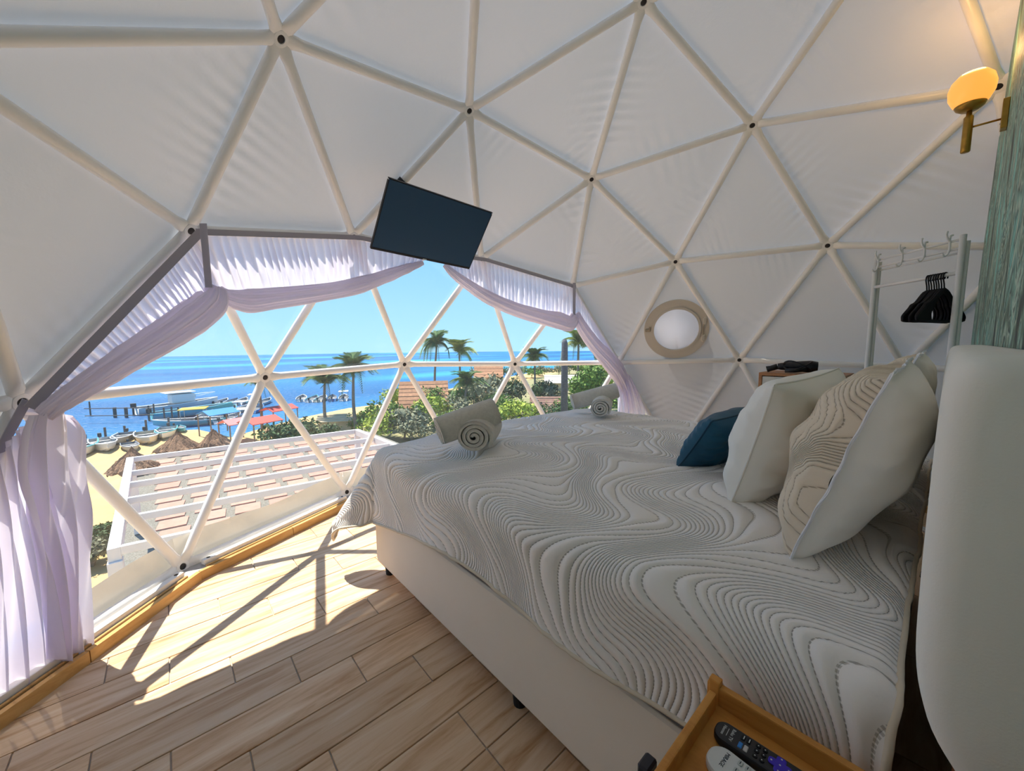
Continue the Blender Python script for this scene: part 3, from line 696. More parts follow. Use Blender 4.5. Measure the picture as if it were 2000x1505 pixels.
# ---------------------------------------------------------------- rolled towels
M['towel'] = mat('grey_terry', (0.68, 0.65, 0.57), 0.95, bump=(240, 0.55, 0.006), noise=(60, (0.61, 0.58, 0.51)), sheen=0.3)
M['towel2'] = mat('grey_terry_light', (0.74, 0.72, 0.67), 0.95, bump=(240, 0.55, 0.006), noise=(60, (0.67, 0.65, 0.61)), sheen=0.3)
def towel(c0, c1, r, label, m, seed=0, turns=3.6, squash=0.93):
    c0, c1 = np.array(c0, float), np.array(c1, float); ax = nrm(c1 - c0); L = np.linalg.norm(c1 - c0)
    sd = nrm(np.cross((0, 0, 1), ax)); up = np.cross(ax, sd); th = r / (turns + 0.55); rs = np.random.default_rng(seed)
    N_ = 150; an = np.linspace(0, turns * 2 * PI, N_); rad = 0.35 * th + th * an / (2 * PI)
    rad = rad * (1 + 0.025 * np.sin(an * 1.7 + seed))
    ro, ri = rad + th * 0.44, np.maximum(rad - th * 0.40, 0.0015)
    prof = np.concatenate([np.stack([ro * np.cos(an), squash * ro * np.sin(an)], 1), np.stack([ri * np.cos(an), squash * ri * np.sin(an)], 1)[::-1]])
    ns = 9; P = []
    for i in range(ns):
        s = i / (ns - 1); k = 1 - 0.03 * (abs(2 * s - 1) ** 6); q = prof * k
        tel = (0.012 * (1 - np.hypot(prof[:, 0], prof[:, 1]) / r)) * (1 if s == 0 else -1) * (s in (0, 1)) * -1
        P.append(c0 + ax * (L * s) + (q[:, 0, None] * sd + q[:, 1, None] * up) + tel[:, None] * ax)
    n = len(prof); V = np.concatenate(P); f = [(i * n + k, i * n + (k + 1) % n, (i + 1) * n + (k + 1) % n, (i + 1) * n + k) for i in range(ns - 1) for k in range(n)]
    for k in range(N_ - 1):       # close the spiral ends
        a, b, c, d = k, k + 1, n - 2 - k, n - 1 - k
        f.append((a, b, c, d)); o = (ns - 1) * n; f.append((o + d, o + c, o + b, o + a))
    return ob('rolled_towel', (V, f), m, smooth=True, label=label, cat='towel', org=(c0 + c1) / 2 - np.array([0, 0, r]))
def bz(x, y): return float(topz(np.array(x), np.array(y))) + 0.016
a0 = Zp(926, 853, 0.838); dA = nrm((0.74, 0.67, 0)); towel(a0, a0 + dA * 0.30, 0.086, 'grey towel roll with spiral end, lying under another roll above the sunlit floor', M['towel'], 1)
q0 = Zp(857, 843, 0.850); q1 = at_depth(966, 806, 0); d1 = ray(966, 805); q1 = CAM + d1 * (np.linalg.norm(q0 - CAM) * 1.03 / np.linalg.norm(d1))
towel(q0, q1 + np.array([0, 0, 0.004]), 0.080, 'grey towel roll propped on the spiral-ended roll above the sunlit floor', M['towel'], 2)
b0 = Zp(1172, 797, 0.825); dB = nrm((0.85, 0.53, 0)); towel(b0, b0 + dB * 0.28, 0.072, 'pale towel roll lying under another roll beside the porthole-side curtain', M['towel2'], 3)
r0 = Zp(1118, 786, 0.832); d1 = ray(1204, 763); r1 = CAM + d1 * (np.linalg.norm(r0 - CAM) * 1.02 / np.linalg.norm(d1))
towel(r0, r1, 0.066, 'pale towel roll resting aslant on another roll beside the porthole-side curtain', M['towel2'], 4)

# ================================================================ BEDSIDE TRAY TABLE AND REMOTES
tz = 0.582
tt = thing('bedside_table', (-1.035, -0.42, 0), 'small bamboo bedside tray table with raised rims beside the bed', 'table')
ob('tray', box((-1.035, -0.425, tz - 0.008), (0.40, 0.345, 0.016), 0.002), M['bamboo'], tt)
ob('rim', box((-0.8475, -0.418, tz + 0.010), (0.014, 0.350, 0.052), 0.003, seg=2), M['bamboo'], tt)
ob('rim', box((-1.050, -0.258, tz + 0.008), (0.372, 0.013, 0.046), 0.003, seg=2), M['bamboo'], tt)
ob('rim', box((-1.2225, -0.425, tz + 0.008), (0.013, 0.345, 0.046), 0.003, seg=2), M['bamboo'], tt)
ob('rim', box((-1.035, -0.590, tz + 0.010), (0.372, 0.013, 0.050), 0.003, seg=2), M['bamboo'], tt)
ob('corner_block', box((-0.8475, -0.256, tz + 0.016), (0.016, 0.020, 0.060), 0.003, seg=2), M['bamboo'], tt)
for x in (-0.862, -1.208):
    for y in (-0.285, -0.570): ob('leg', box((x, y, (tz - 0.016) / 2), (0.026, 0.026, tz - 0.016), 0.003), M['bamboo'], tt)
ob('shelf', box((-1.035, -0.425, 0.20), (0.37, 0.30, 0.014), 0.002), M['bamboo'], tt)
M['bracket'] = mat('black_bracket', (0.025, 0.025, 0.035), 0.4)
bq = Zp(1264, 1500, 0.50); ob('folding_bracket', box((bq[0], bq[1], 0.49), (0.035, 0.022, 0.05), 0.004), M['bracket'], tt)
M['rblack'] = mat('remote_black', (0.018, 0.018, 0.022), 0.4, spec=0.4)
M['rwhite'] = mat('remote_white', (0.66, 0.68, 0.68), 0.4, spec=0.4)
M['rgrey'] = mat('remote_grey_button', (0.52, 0.55, 0.54), 0.5)
M['ink'] = mat('dark_print', (0.03, 0.035, 0.05), 0.6)
M['inkw'] = mat('white_print', (0.62, 0.64, 0.64), 0.6)
M['btnk'] = mat('black_button', (0.008, 0.008, 0.010), 0.6)
M['blue'] = mat('blue_button', (0.04, 0.22, 0.60), 0.5); M['purple'] = mat('purple_pad', (0.055, 0.03, 0.50), 0.45); M['silver'] = mat('light_button', (0.55, 0.54, 0.53), 0.5)
def text_mesh(s, size, m, depth=0.0003):
    cu = bpy.data.curves.new('print', 'FONT'); cu.body = s; cu.size = size; cu.extrude = depth; cu.align_x = 'CENTER'; cu.align_y = 'CENTER'
    o = bpy.data.objects.new('print', cu); COL.objects.link(o); dg = bpy.context.evaluated_depsgraph_get(); me = bpy.data.meshes.new_from_object(o.evaluated_get(dg))
    bpy.data.objects.remove(o); bpy.data.curves.remove(cu); me.materials.clear(); me.materials.append(m); return me
def rounded(w, l, h, r, bulge=0.0, n=8):
    """rounded slab: X width, Y length, Z height, base at z=0; profile bevelled"""
    pts = []
    for cx, cy, a0 in ((w / 2 - r, l / 2 - r, 0), (-w / 2 + r, l / 2 - r, PI / 2), (-w / 2 + r, -l / 2 + r, PI), (w / 2 - r, -l / 2 + r, 1.5 * PI)):
        for i in range(n + 1): a = a0 + PI / 2 * i / n; pts.append((cx + r * math.cos(a), cy + r * math.sin(a)))
    P = np.array(pts); rows = [(0.90, 0.0), (1.0, 0.3 * h), (1.0, 0.72 * h), (0.95, 0.93 * h), (0.86, h)]; V = []; m_ = len(P)
    for s, z in rows:
        o = (1 - s) * w / 2; V += [(x * (1 - 2 * o / w), y * (1 - 2 * o / l), z) for x, y in P]
    f = [tuple(range(m_))[::-1], tuple(range((len(rows) - 1) * m_, len(rows) * m_))] + [(i * m_ + k, i * m_ + (k + 1) % m_, (i + 1) * m_ + (k + 1) % m_, (i + 1) * m_ + k) for i in range(len(rows) - 1) for k in range(m_)]
    return np.array(V), f
def remote(name, head, direction, w, l, h, r, m, label):
    """head: world xy of the visible end centre; direction: unit xy from that end along the remote"""
    d = nrm(direction); o = thing(name, (head[0] + d[0] * l / 2, head[1] + d[1] * l / 2, tz + 0.0005), label, 'remote')
    o.rotation_euler = (0, 0, math.atan2(d[1], d[0]) + PI / 2)       # local -Y runs along the remote, +Y end is the visible head
    def part(nm, vf, mt, sm=False, z=0.0):
        q = bpy.data.objects.new(nm, mk(nm, vf[0], vf[1], mt, sm)); COL.objects.link(q); q.parent = o; WL[q.name] = np.zeros(3); return q
    part('body', rounded(w, l, h, r), m, False)
    return o, part
def put_text(o, s, size, x, y, z, m, rot=0):
    q = bpy.data.objects.new('lettering', text_mesh(s, size, m)); COL.objects.link(q); q.parent = o; q.location = (x, y, z); q.rotation_euler = (0, 0, rot); return q
hd = Zp(1397, 1417, tz + 0.014); he = Zp(1530, 1505, tz + 0.014); dr_ = (he - hd)[:2]
o, part = remote('remote_control', hd[:2], dr_, 0.040, 0.172, 0.017, 0.017, M['rblack'], 'black television remote with purple direction pad on the bamboo tray')
H = 0.0172; yh_ = 0.172 / 2
put_text(o, 'Hisense', 0.0066, 0, yh_ - 0.0135, H, M['inkw'], PI); put_text(o, 'Roku TV', 0.0072, 0, yh_ - 0.0265, H, M['inkw'], PI)
part('print_line', box((0, yh_ - 0.0195, H), (0.016, 0.0007, 0.0004)), M['inkw'])
for sx, yy, mt in ((-1, 0.048, M['silver']), (-1, 0.040, M['blue']), (1, 0.040, M['btnk']), (1, 0.048, M['btnk'])):
    part('app_button', box((sx * 0.0085, yh_ - yy - 0.001, H), (0.012, 0.006, 0.0022), 0.0009), mt)
for yy in (0.041, 0.049): part('button_print', box((0.0085, yh_ - yy - 0.001, H + 0.0012), (0.007, 0.0014, 0.0004)), M['inkw'])
for i in range(3):
    for j in range(2):
        part('button', lathe([(0.0038, 0), (0.0036, 0.0018), (0.0, 0.0021)], 14, c=((i - 1) * 0.0105, yh_ - 0.0625 - j * 0.0095, H - 0.0004)), M['btnk'])
        part('button_print', lathe([(0.0011, 0), (0.0, 0.0002)], 8, c=((i - 1) * 0.0105, yh_ - 0.0625 - j * 0.0095, H + 0.0016)), M['inkw'])
yd = yh_ - 0.094
part('direction_pad', join(rounded(0.031, 0.013, 0.0022, 0.0045), rounded(0.013, 0.031, 0.0024, 0.0045)), M['purple']).location = (0, yd, H)
for dx, dy in ((0, 0), (0.0115, 0), (-0.0115, 0), (0, 0.0115), (0, -0.0115)):
    part('pad_print', lathe([(0.0014, 0), (0, 0.0003)], 8, c=(dx, yd + dy, H + 0.0024)), M['inkw'])
for i in range(3): part('button', lathe([(0.0045, 0), (0.0042, 0.0018), (0.0, 0.0021)], 14, c=((i - 1) * 0.012, yh_ - 0.122, H)), M['btnk'])
part('power_button', lathe([(0.005, 0), (0.0045, 0.0018), (0.0, 0.0021)], 14, c=(0, yh_ - 0.150, H)), mat('red_button', (0.35, 0.02, 0.03), 0.5))
hw = Zp(1383, 1468, tz + 0.012); hv = Zp(1478, 1545, tz + 0.012); dw = (hv - hw)[:2]
o, part = remote('remote_control', hw[:2], dw, 0.052, 0.150, 0.018, 0.024, M['rwhite'], 'white air conditioner remote lettered MIRAGE lying on the bamboo tray')
H = 0.0182; yh_ = 0.075
put_text(o, 'MIRAGE', 0.0082, 0.003, yh_ - 0.024, H, M['ink'], PI)
for i in range(4):
    for j in range(3):
        part('button', rounded(0.010, 0.0065, 0.0018, 0.0028), M['rgrey']).location = (-0.016 + j * 0.016, yh_ - 0.042 - i * 0.0105, H - 0.0003)
        part('button_print', box((-0.016 + j * 0.016, yh_ - 0.042 - i * 0.0105, H + 0.0016), (0.005, 0.001, 0.0003)), M['ink'])
part('display', box((0, yh_ - 0.112, H), (0.036, 0.042, 0.001), 0.0004), mat('lcd', (0.22, 0.26, 0.22), 0.25))

# ================================================================ CABINET, RACK, HANGERS, LAMP, TELEVISION
M['cabwhite'] = mat('cabinet_white', (0.72, 0.71, 0.66), 0.6)
cx0, cx1, cy0, cy1, ct = 1.80, 2.16, -0.06, 0.447, 1.027
cb_ = thing('side_cabinet', ((cx0 + cx1) / 2, (cy0 + cy1) / 2, 0), 'tall wooden side cabinet with a white door standing against the dome fabric', 'cabinet')
fw = 0.022
ob('top_board', box(((cx0 + cx1) / 2, (cy0 + cy1) / 2, ct - fw / 2), (cx1 - cx0, cy1 - cy0, fw), 0.002), M['cabwood'], cb_)
ob('bottom_board', box(((cx0 + cx1) / 2, (cy0 + cy1) / 2, 0.11), (cx1 - cx0, cy1 - cy0 - 2 * fw, fw), 0.002), M['cabwood'], cb_)
for y in (cy0 + fw / 2, cy1 - fw / 2): ob('side_board', box(((cx0 + cx1) / 2, y, (ct - fw + 0.1) / 2), (cx1 - cx0, fw, ct - fw - 0.1), 0.002), M['cabwood'], cb_)
ob('back_board', box((cx1 - 0.006, (cy0 + cy1) / 2, 0.56), (0.010, cy1 - cy0 - 2 * fw, 0.86), 0), M['cabwhite'], cb_)
zd = (0.125 + ct - fw) / 2; hd_ = (ct - fw - 0.125) / 2 - 0.006
for s in (0, 1):
    dr = ob('door', box((cx0 + 0.012, (cy0 + cy1) / 2, zd + (hd_ / 1 + 0.003) * (1 if s else -1) * 0.5), (0.018, cy1 - cy0 - 2 * fw - 0.006, hd_ - 0.004), 0.002), M['cabwhite'], cb_)
    ob('knob', lathe([(0.006, 0), (0.006, 0.012), (0.012, 0.018), (0.010, 0.026), (0, 0.028)], 14, (-1, 0, 0), (cx0 + 0.003, cy0 + 0.08, zd + hd_ * (0.5 if s else -0.5))), M['cabwood'], dr)
for x in (cx0 + 0.03, cx1 - 0.03):
    for y in (cy0 + 0.03, cy1 - 0.03): ob('leg', box((x, y, 0.05), (0.03, 0.03, 0.10), 0.003), M['cabwood'], cb_)
# folded black hair dryer with coiled cord lying on the cabinet
hp = np.array([1.90, 0.20, ct + 0.002])
M['black'] = mat('black_plastic_gloss', (0.012, 0.012, 0.016), 0.4, spec=0.4)
hdry = thing('hair_dryer', hp, 'black hair dryer with its cord wrapped round it lying on the wooden cabinet', 'hair dryer')
ob('barrel', tube(hp + np.array([(-.05, .14, .045), (-.045, .12, .046), (-.02, .04, .048), (0, -.05, .048), (0.01, -.09, .047)]), [0.022, 0.026, 0.036, 0.044, 0.036], 16), M['black'], hdry, smooth=True)
ob('nozzle', tube(hp + np.array([(-.05, .14, .045), (-.06, .18, .030), (-.065, .205, .022)]), [0.022, 0.020, 0.024], 14), M['black'], hdry, smooth=True)
ob('handle', tube(hp + np.array([(0, -.04, .045), (-.05, -.02, .03), (-.09, .02, .022), (-.095, .08, .020)]), [0.02, 0.018, 0.016, 0.017], 12), M['black'], hdry, smooth=True)
aa = np.linspace(0, 6 * PI, 90)
ob('cord', tube(hp + np.stack([-0.045 + 0.05 * np.cos(aa), 0.02 + 0.085 * np.sin(aa), 0.045 + 0.03 * np.sin(aa * 1.5 + 0.5) + 0.012], 1), 0.0045, 6), M['black'], hdry, smooth=True)

# clothes rack
M['rackw'] = mat('white_rack', (0.78, 0.79, 0.80), 0.4)
pr, pl = np.array([1.35, -0.512]), np.array([1.70, -0.172]); dx_ = nrm(pl - pr); nx_ = np.array([-dx_[1], dx_[0]]) * -1
if nx_[0] < 0: nx_ = -nx_
zt = 1.765
rk = thing('clothes_rack', (*((pr + pl) / 2), 0), 'white metal clothes rack with hooks along the top beside the wall', 'clothes rack')
off = nx_ * 0.022
for e_, nm in ((pr, 0), (pl, 1)):
    for s, zz in ((0, zt), (1, zt - 0.03)):
        q = e_ + off * s
        ob('post', tube([(q[0], q[1], 0.03), (q[0], q[1], zz)], 0.0125 if s == 0 else 0.010, 12), M['rackw'], rk, smooth=True)
        ob('post_foot', lathe([(0.0, 0), (0.022, 0.0), (0.020, 0.03), (0, 0.032)], 12, c=(q[0], q[1], 0)), M['blackfoot'], rk)
    ob('end_bar', tube([(e_[0], e_[1], zt - 0.045), (*(e_ + off), zt - 0.045)], 0.007, 8), M['rackw'], rk, smooth=True)
def rbar(z, r, o_=0.0): return tube([(*(pr + off * o_), z), (*(pl + off * o_), z)], r, 10)
ob('top_bar', rbar(zt - 0.020, 0.006), M['rackw'], rk, smooth=True); ob('top_bar', rbar(zt - 0.062, 0.006), M['rackw'], rk, smooth=True)
ob('top_bar', rbar(zt - 0.080, 0.005, 1.0), M['rackw'], rk, smooth=True)
ob('hanging_bar', rbar(1.585, 0.009), M['rackw'], rk, smooth=True)
ob('lower_bar', rbar(0.25, 0.008), M['rackw'], rk, smooth=True); ob('lower_bar', rbar(0.25, 0.008, 1.0), M['rackw'], rk, smooth=True)
for t in (0.10, 0.36, 0.62, 0.94):
    q = pr + (pl - pr) * t; w = -nx_
    pts = [(0.0, 0.030), (0.012, 0.026), (0.012, 0.0), (0.010, -0.030), (0.018, -0.062), (0.032, -0.070), (0.042, -0.058)]
    P = np.array([(q[0] + w[0] * a, q[1] + w[1] * a, zt - 0.02 + b) for a, b in spline(pts, 16)])
    P2 = np.array([(q[0] + w[0] * a, q[1] + w[1] * a, zt - 0.02 + b) for a, b in spline([(0.012, 0.0), (0.022, 0.012), (0.030, 0.030), (0.028, 0.050)], 8)])
    ob('hook', join(tube(P, 0.0045, 8), tube(P2, 0.0045, 8)), M['rackw'], rk, smooth=True)
# black hangers bunched on the hanging bar
M['hang'] = mat('black_velvet_hanger', (0.010, 0.009, 0.012), 0.8)
def hanger_mesh():
    hw_ = 0.185; hk = [(0.018 * math.cos(a) - 0.0, 0.018 * math.sin(a)) for a in np.linspace(-0.6, PI, 10)]
    hk = hk + [(-0.018, -0.010), (-0.006, -0.038), (0, -0.065)]
    P = np.array([(x, 0, z) for x, z in hk])
    outer = spline([(0, -0.062), (0.035, -0.078), (0.09, -0.125), (0.125, -0.140), (0.14, -0.155), (hw_, -0.195), (hw_ + 0.004, -0.212), (hw_ - 0.012, -0.222), (0.06, -0.222), (0, -0.222)], 40)
    body = [tube([(x, 0, z) for x, z in outer], 0.0058, 8), tube([(-x, 0, z) for x, z in outer], 0.0058, 8)]
    inner = spline([(0.0, -0.085), (0.028, -0.100), (0.055, -0.130), (0.062, -0.150), (0.078, -0.165), (0.086, -0.19), (0.078, -0.219)], 24)
    web = []
    for sg in (1, -1):                       # flat webs between outer and inner outlines
        n = 24; o_ = resample(outer, 60)[:46]; oo = resample(o_, n); V = []
        for a, b in zip(oo, inner):
            for y in (-0.003, 0.003): V += [(sg * a[0], y, a[1]), (sg * b[0], y, b[1])]
        f = []
        for i in range(n - 1):
            k = 4 * i; f += [(k, k + 1, k + 5, k + 4), (k + 2, k + 6, k + 7, k + 3), (k, k + 4, k + 6, k + 2), (k + 1, k + 3, k + 7, k + 5)]
        web.append((np.array(V), f))
    return join(tube(P, 0.0032, 8), *body, *web)
hv_, hf_ = hanger_mesh(); hme = mk('clothes_hanger', hv_, hf_, M['hang'], False)
tc_ = 0.40
for i in range(8):
    q = pr + (pl - pr) * (0.13 + 0.026 * i)
    ang = math.atan2(-0.42, 0.91) + 0.05 * math.sin(i * 2.1)
    inst('clothes_hanger', hme, (q[0], q[1], 1.585 + 0.0125 - 0.018 + 0.0), None, (0, 0.02 * math.sin(i * 1.3), ang),
         label='black velvet clothes hanger in a bunch on the white rack', cat='hanger', group='hangers on the rack')

# wall lamp
M['brass'] = mat('brushed_brass', (0.52, 0.30, 0.06), 0.32, 0.85, noise=(30, (0.42, 0.24, 0.05)))
def globe_mat():
    m = bpy.data.materials.new('lit_opal_glass'); m.use_nodes = True; b = m.node_tree.nodes['Principled BSDF']
    b.inputs['Base Color'].default_value = (0.45, 0.25, 0.12, 1); b.inputs['Roughness'].default_value = 0.25
    b.inputs['Emission Color'].default_value = (1.0, 0.34, 0.05, 1); b.inputs['Emission Strength'].default_value = 0.50
    return m
lx = 1.30; lc = Xp(1898, 176, lx)
lp = thing('wall_lamp', (lx, WALL_Y, lc[2] - 0.1), 'brass wall lamp with a lit opal glass shade on the green wall', 'lamp')
Lup = nrm((0.0, 0.0, 1.0))
gl_ = lathe([(0.0, -0.080), (0.034, -0.075), (0.058, -0.056), (0.074, -0.022), (0.077, 0.012), (0.068, 0.045), (0.048, 0.068), (0.022, 0.079), (0, 0.081)], 36, Lup, lc)
ob('glass_shade', gl_, globe_mat(), lp, smooth=True)
ob('shade_cup', lathe([(0.0, -0.092), (0.030, -0.088), (0.046, -0.076), (0.052, -0.064), (0.048, -0.062), (0.030, -0.078)], 28, Lup, lc), M['brass'], lp, smooth=True)
sb = Xp(1893, 296, lx)
ob('stem', tube([(lc[0], lc[1], sb[2]), (lc[0], lc[1], sb[2] + 0.004), (lc[0], lc[1], lc[2] - 0.118), (lc[0], lc[1], lc[2] - 0.110), (lc[0], lc[1], lc[2] - 0.085)], [0.014, 0.0165, 0.0165, 0.010, 0.009], 18), M['brass'], lp, smooth=True)
ob('arm', tube([(lc[0], lc[1], lc[2] - 0.165), (lc[0], WALL_Y + 0.018, lc[2] - 0.165)], 0.0045, 10), M['brass'], lp, smooth=True)
bp_ = ob('back_plate', box((lc[0], WALL_Y + 0.010, lc[2] - 0.150), (0.052, 0.020, 0.125), 0.002), M['brass'], lp)
ob('screw', lathe([(0.004, 0), (0.003, 0.003), (0, 0.0034)], 10, (0, 1, 0), (lc[0], WALL_Y + 0.020, lc[2] - 0.185)), M['silver'], bp_)
pt = bpy.data.lights.new('lamp_bulb', 'POINT'); pt.energy = 1.3; pt.color = (1, 0.55, 0.2); pt.shadow_soft_size = 0.06
po = bpy.data.objects.new('lamp_bulb', pt); COL.objects.link(po); po.parent = lp; po.location = tuple(lc + np.array([0, 0, 0.10]) - WL[lp.name])

# television on its bracket
TVc = np.array([[-0.575, 1.632, 2.180], [0.154, 1.618, 2.142], [0.142, 1.887, 1.807], [-0.587, 1.901, 1.845]])
tc3 = TVc.mean(0); tx_ = nrm(TVc[1] - TVc[0]); tzv = nrm(TVc[0] - TVc[3]); tn = np.cross(tx_, tzv)   # tn points to the back
if tn[1] < 0: tn = -tn
tr = np.stack([tx_, tn, tzv], 1); tw, th_ = 0.73, 0.43
M['screen'] = mat('dark_screen', (0.018, 0.060, 0.13), 0.3, spec=0.4)
M['bezel'] = mat('tv_bezel', (0.012, 0.012, 0.016), 0.4)
M['badge'] = mat('tv_badge', (0.45, 0.5, 0.52), 0.4)
tv = thing('television', tc3, 'black flat television hung aslant from the dome frame above the window', 'television')
ob('screen', box(tc3 - tn * 0.0005, (tw - 0.012, 0.006, th_ - 0.026), 0.0, rot=tr) if False else box(tc3 + tn * 0.004 + tzv * 0.005, (tw - 0.012, 0.012, th_ - 0.022), 0.001, rot=tr), M['screen'], tv)
for c_, s_ in (((0, -1), (tw, 0.020, 0.016)), ((0, 1), (tw, 0.020, 0.006))):
    ob('bezel', box(tc3 + tn * 0.008 + tzv * (c_[1] * (th_ / 2 - s_[2] / 2)), s_, 0.002, rot=tr), M['bezel'], tv)
for sg in (-1, 1): ob('bezel', box(tc3 + tn * 0.008 + tx_ * sg * (tw / 2 - 0.003), (0.006, 0.020, th_ - 0.022), 0.001, rot=tr), M['bezel'], tv)
ob('back_shell', box(tc3 + tn * 0.032 - tzv * 0.02, (tw - 0.05, 0.040, th_ - 0.10), 0.012, rot=tr, seg=2), M['bezel'], tv)
ob('badge', box(tc3 - tn * 0.0025 - tzv * (th_ / 2 - 0.007), (0.028, 0.002, 0.005), 0, rot=tr), M['badge'], tv)
V2, U2 = NODE['V2'], NODE['U2']; e_ = U2 - V2; mp_ = V2 + 0.575 * e_
clampc = mp_; st_ = nrm(e_); 
armend = tc3 + tn * 0.058 + tzv * 0.02
brk = ob('bracket', join(ring(0.0255, 0.035, -0.035, 0.035, 20, st_, clampc), tube([clampc - nrm(clampc - SPH) * 0.03, clampc - nrm(clampc - SPH) * 0.07, armend + tn * 0.03, armend], 0.014, 10), box(armend, (0.20, 0.008, 0.20), 0.003, rot=tr)), M['bezel'], tv)

# ================================================================ CURTAINS
def vplane(A, B, off):
    """vertical plane through nodes A and B, moved off metres into the room"""
    d = B - A; n_ = nrm((d[1], -d[0], 0)); n_ = n_ if n_ @ (-(A * np.array([1, 1, 0]))) > 0 else -n_
    return A + n_ * off, n_
def on(px, pl): return np.array([PLp(x, y, pl[0], pl[1]) for x, y in px])
def gathered(top, bot, nu, nv, folds, amp, n_in, seed=0, flare=0.5, bulge=0.0):
    T = resample(top, nu); B = resample(bot, nu); s = np.linspace(0, 1, nu); rr = np.random.default_rng(seed)
    ph = 2 * PI * folds * s + 1.6 * np.sin(2 * PI * s * 3 + seed) + 0.9 * np.sin(2 * PI * s * 7.3 + 2 * seed)
    loose = 2 * PI * folds * 0.42 * s + 2.0 * np.sin(2 * PI * s * 2.1 + seed); V = []
    for i in range(nv):
        t = i / (nv - 1); P = T + (B - T) * t
        a = amp * (0.35 + 0.65 * min(1, t * 3)) * (1 - 0.75 * max(0.0, (t - 0.6) / 0.4)) * ((1 - flare * t) * np.sin(ph) + flare * t * 1.3 * np.sin(loose + 0.8 * np.sin(5 * t))) + bulge * math.sin(PI * t)
        V.append(P + n_in * a[:, None] + np.gradient(P, axis=0) * (0.25 * np.cos(ph))[:, None])
    V = np.stack(V, 1)
    return V.reshape(-1, 3), grid_faces(nu, nv)
def bundle(path, rad, n=96, ns=110, lobes=6, twist=5.0, seed=0, flat=0.8, amp=0.16):
    P = spline(path, ns); r = np.interp(np.linspace(0, 1, ns), np.linspace(0, 1, len(rad)), rad); T, N, B = frames(P); th = np.linspace(0, 2 * PI, n, endpoint=False); V = []
    for i in range(ns):
        s = i / (ns - 1); tw_ = twist * s
        w1 = lobes * th + tw_ + 0.4 * math.sin(4 * s + seed); w2_ = (lobes * 2 + 1) * th + tw_ * 1.3 + seed + 0.6 * math.sin(5 * s)
        k = 1 + amp * (1 - 2 * np.abs(np.sin(w1)) ** 0.8) + amp * 0.6 * (1 - 2 * np.abs(np.sin(w2_)) ** 0.7) + 0.025 * np.sin(17 * th + 2.2 * tw_ + 3 * math.sin(6 * s)) + 0.08 * np.sin(2 * th + tw_)
        V.append(P[i] + (r[i] * k * np.cos(th))[:, None] * N[i] + (flat * r[i] * k * np.sin(th))[:, None] * B[i])
    V = np.concatenate(V); f = [(i * n + k, i * n + (k + 1) % n, (i + 1) * n + (k + 1) % n, (i + 1) * n + k) for i in range(ns - 1) for k in range(n)]
    f += [tuple(range(n))[::-1], tuple(range((ns - 1) * n, ns * n))]
    return V, f
def strip(P, w, n_in, up=(0, 0, 1)):
    P = np.asarray(P, float); up = np.asarray(up, float)
    V = np.concatenate([P, P - up * w, P - up * w - n_in * 0.004, P - n_in * 0.004]); n = len(P)
    f = [(i + a * n, i + 1 + a * n, i + 1 + b * n, i + b * n) for i in range(n - 1) for a, b in ((0, 1), (1, 2), (2, 3), (3, 0))]
    return V, f
NU = {k: NODE[k] for k in NODE}; MIDT = (NU['U2'] + NU['U3']) / 2
def pxm(p): return FPX / ((p - CAM) @ AX[2])       # pixels per metre at a point
def radii(P, px): return [r_ / pxm(p) for p, r_ in zip(P, px)]
def track(pts, n_in, off=0.045, dz=0.03): return np.array([p + n_in * off - np.array([0, 0, dz]) for p in pts])

cL = thing('curtain', (NU['M0'][0] + 0.1, NU['M0'][1] - 0.1, 0.05), 'white sheer curtain swagged over the window and falling to the floor at its sunny end', 'curtain', 'window curtains')
plA = vplane(NU['U1'], NU['U2'], 0.075); plB = vplane(NU['U2'], NU['U3'], 0.075); plC = vplane(NU['U1'], NU['M0'], 0.085)
# centre-left swag
pxs = [(826, 513), (795, 524), (752, 540), (692, 559), (615, 573), (535, 583), (484, 588), (445, 580), (425, 566)]
ctl = np.array([on([q], plB)[0] if q[0] > 690 else on([q], plA)[0] for q in pxs])
ob('swag', bundle(ctl, radii(ctl, [4, 8, 11, 14, 15, 18, 21, 15, 10]), lobes=4, twist=3, seed=1, amp=0.15), M['swag'], cL, smooth=True)
tkA = track([NU['U1'], NU['U2']], plA[1]); tkB = track([NU['U2'], MIDT], plB[1]); tp = np.concatenate([tkA, tkB[1:]])
tp[-1] = on([(838, 498)], plB)[0]
ob('gathered_sheet', gathered(tp, spline(ctl[::-1], 60) + np.array([0, 0, 0.01]), 480, 30, 34, 0.017, plA[1], 1), M['lilac'], cL, smooth=True)
ob('heading_band', strip(resample(tp, 30) + np.array([0, 0, 0.028]) + plA[1] * 0.022, 0.030, plA[1]), M['band'], cL)
# swag from the strap down the slanting strut
px2 = [(426, 562), (414, 588), (378, 618), (312, 662), (240, 706), (170, 752), (112, 790), (84, 812)]
ct2 = on(px2, plC)
ob('swag', bundle(ct2, radii(ct2, [15, 27, 30, 27, 24, 20, 16, 15]), lobes=4, twist=3.5, seed=2, amp=0.14), M['swag'], cL, smooth=True)
tk2 = track([NU['U1'], NU['M0']], plC[1], 0.04, 0.045)
ob('gathered_sheet', gathered(tk2, spline(ct2, 60), 420, 26, 32, 0.016, plC[1], 2), M['lilac'], cL, smooth=True)
dU = nrm(NU['M0'] - NU['U1']); pv = nrm(np.cross(dU, plC[1])); pv = pv if pv[2] > 0 else -pv
ob('heading_band', strip(resample(track([NU['U1'], NU['M0']], plC[1], 0.066, 0.010), 20), 0.034, plC[1], pv), M['band'], cL)
